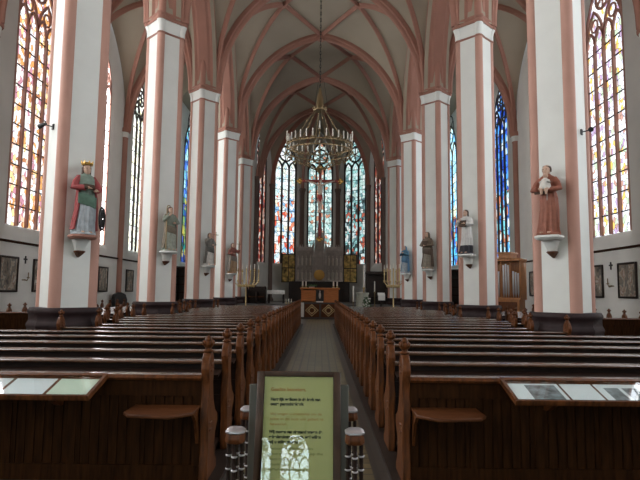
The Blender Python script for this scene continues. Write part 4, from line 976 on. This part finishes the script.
# right of the sanctuary
t = thing('font', 'round pale stone font at the right of the oak altar', 'font', (2.78, 34.75, .48))
b = MB(); b.lathe([(.42, 0), (.42, .06), (.39, .1), (.39, 1.0), (.43, 1.05), (.43, 1.12), (.36, 1.13), (.34, 1.08), (.0, 1.06)], 10, smooth=False); b.build('bowl', mat('pale_font_stone', (.56, .58, .50), .7, var=.1), t)
b = MB(); b.lathe([(.47, -.0), (.47, .05), (.42, .06)], 10, smooth=False); b.build('foot', M['stone'], t)
t = thing('flower_arrangement', 'green plant with white flowers in front of the pale font', 'plant', (3.0, 33.85, 0))
b = MB(); b.lathe([(.14, 0), (.2, .3), (.21, .34), (.17, .34)], 12); b.build('pot', M['stone'], t)
b = MB()
for j in range(170):
    a = random.random() * 2 * PI; r_ = math.sqrt(random.random()) * .30; z = .34 + random.random() * 1.0; r_ *= 1.15 - .6 * (z - .34); c = (r_ * math.cos(a), r_ * math.sin(a), z)
    b.sphere(c, (.085, .035, .012), 6, 4, rot=(random.uniform(-.8, .8), random.uniform(-.8, .8), a))
for j in range(12): a = random.random() * 6.28; b.tube([(0, 0, .3), (.12 * math.cos(a), .12 * math.sin(a), .8), (.2 * math.cos(a), .2 * math.sin(a), 1.2)], .008, 4)
b.build('foliage', M['green'], t)
b = MB()
for j in range(16):
    a = random.random() * 2 * PI; r_ = .1 + random.random() * .16; b.sphere((r_ * math.cos(a), r_ * math.sin(a) - .05, .6 + random.random() * .75), .05, 8, 5)
b.build('blossom', M['cloth'], t)
t = thing('paschal_candle', 'tall thick paschal candle on a stand beside the pale font', 'candle', (2.92, 35.0 + .35, .64))
b = MB(); b.lathe([(.2, 0), (.2, .04), (.06, .1), (.045, 1.15), (.1, 1.25), (.1, 1.3)], 12); b.build('stand', M['brass'], t)
b = MB(); b.lathe([(.06, 1.3), (.06, 2.72), (.045, 2.74), (.0, 2.74)], 12); b.build('wax', M['candle'], t)
def stick(x, y, z, h, hw_, r, lab):
    t = thing('candlestick', lab, 'candlestick', (x, y, z)); b = MB(); b.lathe([(.16, 0), (.16, .03), (.05, .08), (.03, .3), (.05, .34), (.03, .4), (.03, h - .1), (.07, h - .04), (.07, h)], 10); b.build('stand', M['brassd'], t)
    b = MB(); b.lathe([(r, h), (r, h + hw_), (.004, h + hw_ + .01)], 10); b.build('wax', M['candle'], t)
stick(2.16, 34.0, 0, 1.05, .95, .05, 'candlestick with long white candle left of the pale font')
stick(3.58, 34.9, .48, 1.2, .65, .035, 'dark candlestick with thin candle right of the pale font')
t = thing('choir_stall', 'dark high-backed canopied stall at the right edge of the sanctuary', 'stall', (4.1, 38.6, SZ))
b = MB(); b.box(-.75, .75, .3, .38, 0, 2.1); b.box(-.8, .8, -.3, .4, 2.1, 2.3); b.box(-.75, -.67, -.3, .3, 0, 1.1); b.box(.67, .75, -.3, .3, 0, 1.1)
for x in (-.71, .71): b.tube([(x, -.25, 1.1), (x, -.25, 2.1)], .04, 8)
b.build('frame', M['darkwood'], t, bevel=.01)
b = MB(); b.box(-.67, .67, -.25, .3, .45, .52); b.build('seat', M['wood'], t)
t = thing('lectern', 'slim lectern with a white cloth at the right of the sanctuary', 'lectern', (4.0, 34.9, .48))
b = MB(); b.lathe([(.22, 0), (.22, .04), (.05, .1), (.05, .95)], 10); b.build('post', M['wood'], t)
b = MB(); b.obox((0, -.05, 1.02), (.5, .42, .03), (R(28), 0, 0)); b.build('desk', M['wood'], t)
b = MB(); b.obox((0, -.062, 1.045), (.46, .38, .012), (R(28), 0, 0)); b.obox((0, -.255, .80), (.44, .012, .3), (0, 0, 0)); tag(b.build('lectern_cloth', M['cloth']), 'white cloth hanging over the slim lectern at the right', 'cloth').location = (4.0, 34.9, .48)

# ------------------------------------------------------------------ chest organ, right aisle
t = thing('chest_organ', 'orange oak chest organ with tin pipes in the right side aisle', 'organ', (9.2, 26.4, 0), R(-38))
b = MB(); b.box(-.62, .62, -.3, .55, 0, 1.35); b.box(-.7, .7, -.38, .58, 1.35, 1.45); b.build('lower_case', M['orange'], t, bevel=.008)
b = MB(); b.box(-.70, .70, .30, .58, 1.45, 3.2); b.box(.66, .70, -.35, .30, 1.45, 3.2); b.box(-.70, -.66, -.35, .30, 1.45, 3.2)
for x in (-.24, .20): b.box(x, x + .05, -.36, -.28, 1.45, 3.25)
b.box(-.74, .74, -.40, .6, 3.2, 3.32); b.box(-.28, .28, -.44, .5, 3.32, 3.55); b.box(-.34, .34, -.48, .54, 3.55, 3.63); b.build('upper_case', M['orange'], t, bevel=.008)
pp = None
for i in range(11):
    x = -.58 + 1.16 * i / 10
    if abs(x + .215) < .05 or abs(x - .225) < .05: continue
    h = 1.15 + .25 * (1 - abs(x) / .6) + (.2 if abs(x) < .2 else 0)
    q = MB(); q.lathe([(.008, 0), (.045, .22), (.045, h), (.0, h)], 10); o = q.build('pipe', M['tin'], t); o.location = (x, -.28, 1.46)
b = MB(); b.box(-.5, .5, -.45, -.3, .75, .8); b.box(-.5, .5, -.34, -.3, .8, 1.25); b.build('key_desk', M['wood_end'], t, bevel=.006)
t = thing('organ_bench', 'small orange wooden bench in front of the chest organ', 'bench', (8.45, 25.6, 0), R(-38))
b = MB(); b.box(-.5, .5, -.16, .16, .52, .56); b.build('seat', M['orange'], t, bevel=.006)
for x in (-.45, .45): b = MB(); b.box(x - .025, x + .025, -.14, .14, 0, .52); b.build('leg', M['orange'], t)
t = thing('cupboard', 'black arched cupboard by the left aisle wall', 'cupboard', (-11.0, 30.1, 0), R(60))
b = MB(); b.prism([(-.42, 0), (.42, 0), (.42, 1.1), (.3, 1.38), (0, 1.5), (-.3, 1.38), (-.42, 1.1)], -.2, .15, 'y'); b.build('body', M['black'], t, bevel=.01)
b = MB(); b.box(-.34, -.01, -.22, -.2, .1, 1.05); b.box(.01, .34, -.22, -.2, .1, 1.05); b.build('door', M['darkwood'], t)
for s, lab in ((-1, 'left'), (1, 'right')):
    t = thing('shelf_rack', 'dark open shelf rack in the %s aisle, seen between the pillars' % lab, 'shelf', (s * 9.6, 40.2, 0))
    b = MB()
    for x in (-.9, 0, .9): b.box(x - .04, x + .04, -.25, .25, 0, 3.4)
    b.box(-.9, .9, .2, .25, 0, 3.4); b.build('frame', M['darkwood'], t)
    for i in range(6): b = MB(); b.box(-.86, .86, -.25, .2, .3 + .58 * i, .34 + .58 * i); b.build('shelf', M['wood_panel'], t)

# ------------------------------------------------------------------ stations, crosses, small fittings on the walls
def paint_mat(i):
    m = bpy.data.materials.new('station_painting_%d' % i); m.use_nodes = True; nt = m.node_tree; L = nt.links.new; N = nt.nodes.new
    b = nt.nodes['Principled BSDF']; b.inputs['Roughness'].default_value = .6; tc = N('ShaderNodeTexCoord'); mp = N('ShaderNodeMapping'); mp.inputs['Location'].default_value = (i * 3.7, i * 1.3, i * .9); mp.inputs['Scale'].default_value = (2.6, 1, 1.7); L(tc.outputs['Object'], mp.inputs[0])
    n = N('ShaderNodeTexNoise'); n.inputs['Scale'].default_value = 1.3; n.inputs['Detail'].default_value = 3; L(mp.outputs[0], n.inputs['Vector'])
    r = N('ShaderNodeValToRGB'); el = r.color_ramp.elements
    pal = [(.30, (.06, .055, .05)), (.40, (.22, .18, .13)), (.47, (.12, .12, .11)), (.53, (.42, .37, .29)), (.59, (.22, .13, .09)), (.66, (.52, .50, .44))]
    while len(el) < len(pal): el.new(.5)
    for q, (p, c) in enumerate(pal): el[q].position = p; el[q].color = (*c, 1)
    L(n.outputs[0], r.inputs[0]); L(r.outputs[0], b.inputs['Base Color']); return m
i = 0
for s, nm in ((-1, 'left'), (1, 'right')):
    for q, y in enumerate((20.15, 22.5, 26.6, 28.95, 33.0)):
        i += 1; t = thing('painting', 'framed station painting on the %s aisle wall, %s from the near end' % (nm, ORD[q]), 'painting', (s * (WX - .005), y, 2.18), -s * PI / 2, 'station paintings')
        a, b_ = .62, .66
        f = MB()
        for x0, x1, z0, z1 in ((-a, -a + .07, -b_, b_), (a - .07, a, -b_, b_), (-a + .07, a - .07, -b_, -b_ + .07), (-a + .07, a - .07, b_ - .07, b_)): f.box(x0, x1, -.07, 0, z0, z1)
        f.build('frame', M['darkwood'], t, bevel=.01)
        c = MB(); c.box(-a + .07, a - .07, -.03, -.0, -b_ + .07, b_ - .07); c.build('canvas', paint_mat(i), t)
    for q, y in enumerate((21.3, 27.75)):
        t = thing('wall_cross', 'small dark consecration cross with candle arm on the %s wall, in the %s bay' % (nm, ('near', 'next')[q]), 'cross', (s * (WX - .003), y, 0), -s * PI / 2)
        b = MB(); b.box(-.03, .03, -.03, 0, 2.62, 2.92); b.box(-.12, -.03, -.03, 0, 2.76, 2.82); b.box(.03, .12, -.03, 0, 2.76, 2.82); b.build('cross', M['black'], t)
        b = MB(); b.tube([(0, 0, 2.0), (0, -.12, 1.95), (0, -.16, 2.05)], .015, 6); b.lathe([(.05, 2.05), (.06, 2.08), (.03, 2.09)], 8, (0, -.16, 0)); b.lathe([(.02, 2.09), (.02, 2.27), (.0, 2.28)], 8, (0, -.16, 0)); b.box(-.16, .16, -.02, 0, 1.96, 2.0); b.build('candle_arm', M['brassd'], t)
for s, nm in ((-1, 'left'), (1, 'right')):
    n = Vector((s, -1, 0)).normalized(); p = Vector((s * AX, D0, 5.15)) + n * .472
    t = thing('spotlight', 'small black spotlight on a bracket of the nearest %s pillar' % nm, 'lamp', p, math.atan2(n.y, n.x) + PI / 2)
    b = MB(); b.box(-.04, .04, -.02, .01, -.06, .06); b.tube([(0, 0, 0), (0, -.16, .01)], .012, 6); b.build('bracket', M['black'], t)
    b = MB(); b.tube([(0.02, -.16, .03), (-.14, -.24, -.02)], [.035, .055], 10); b.build('lamp_head', M['black'], t)
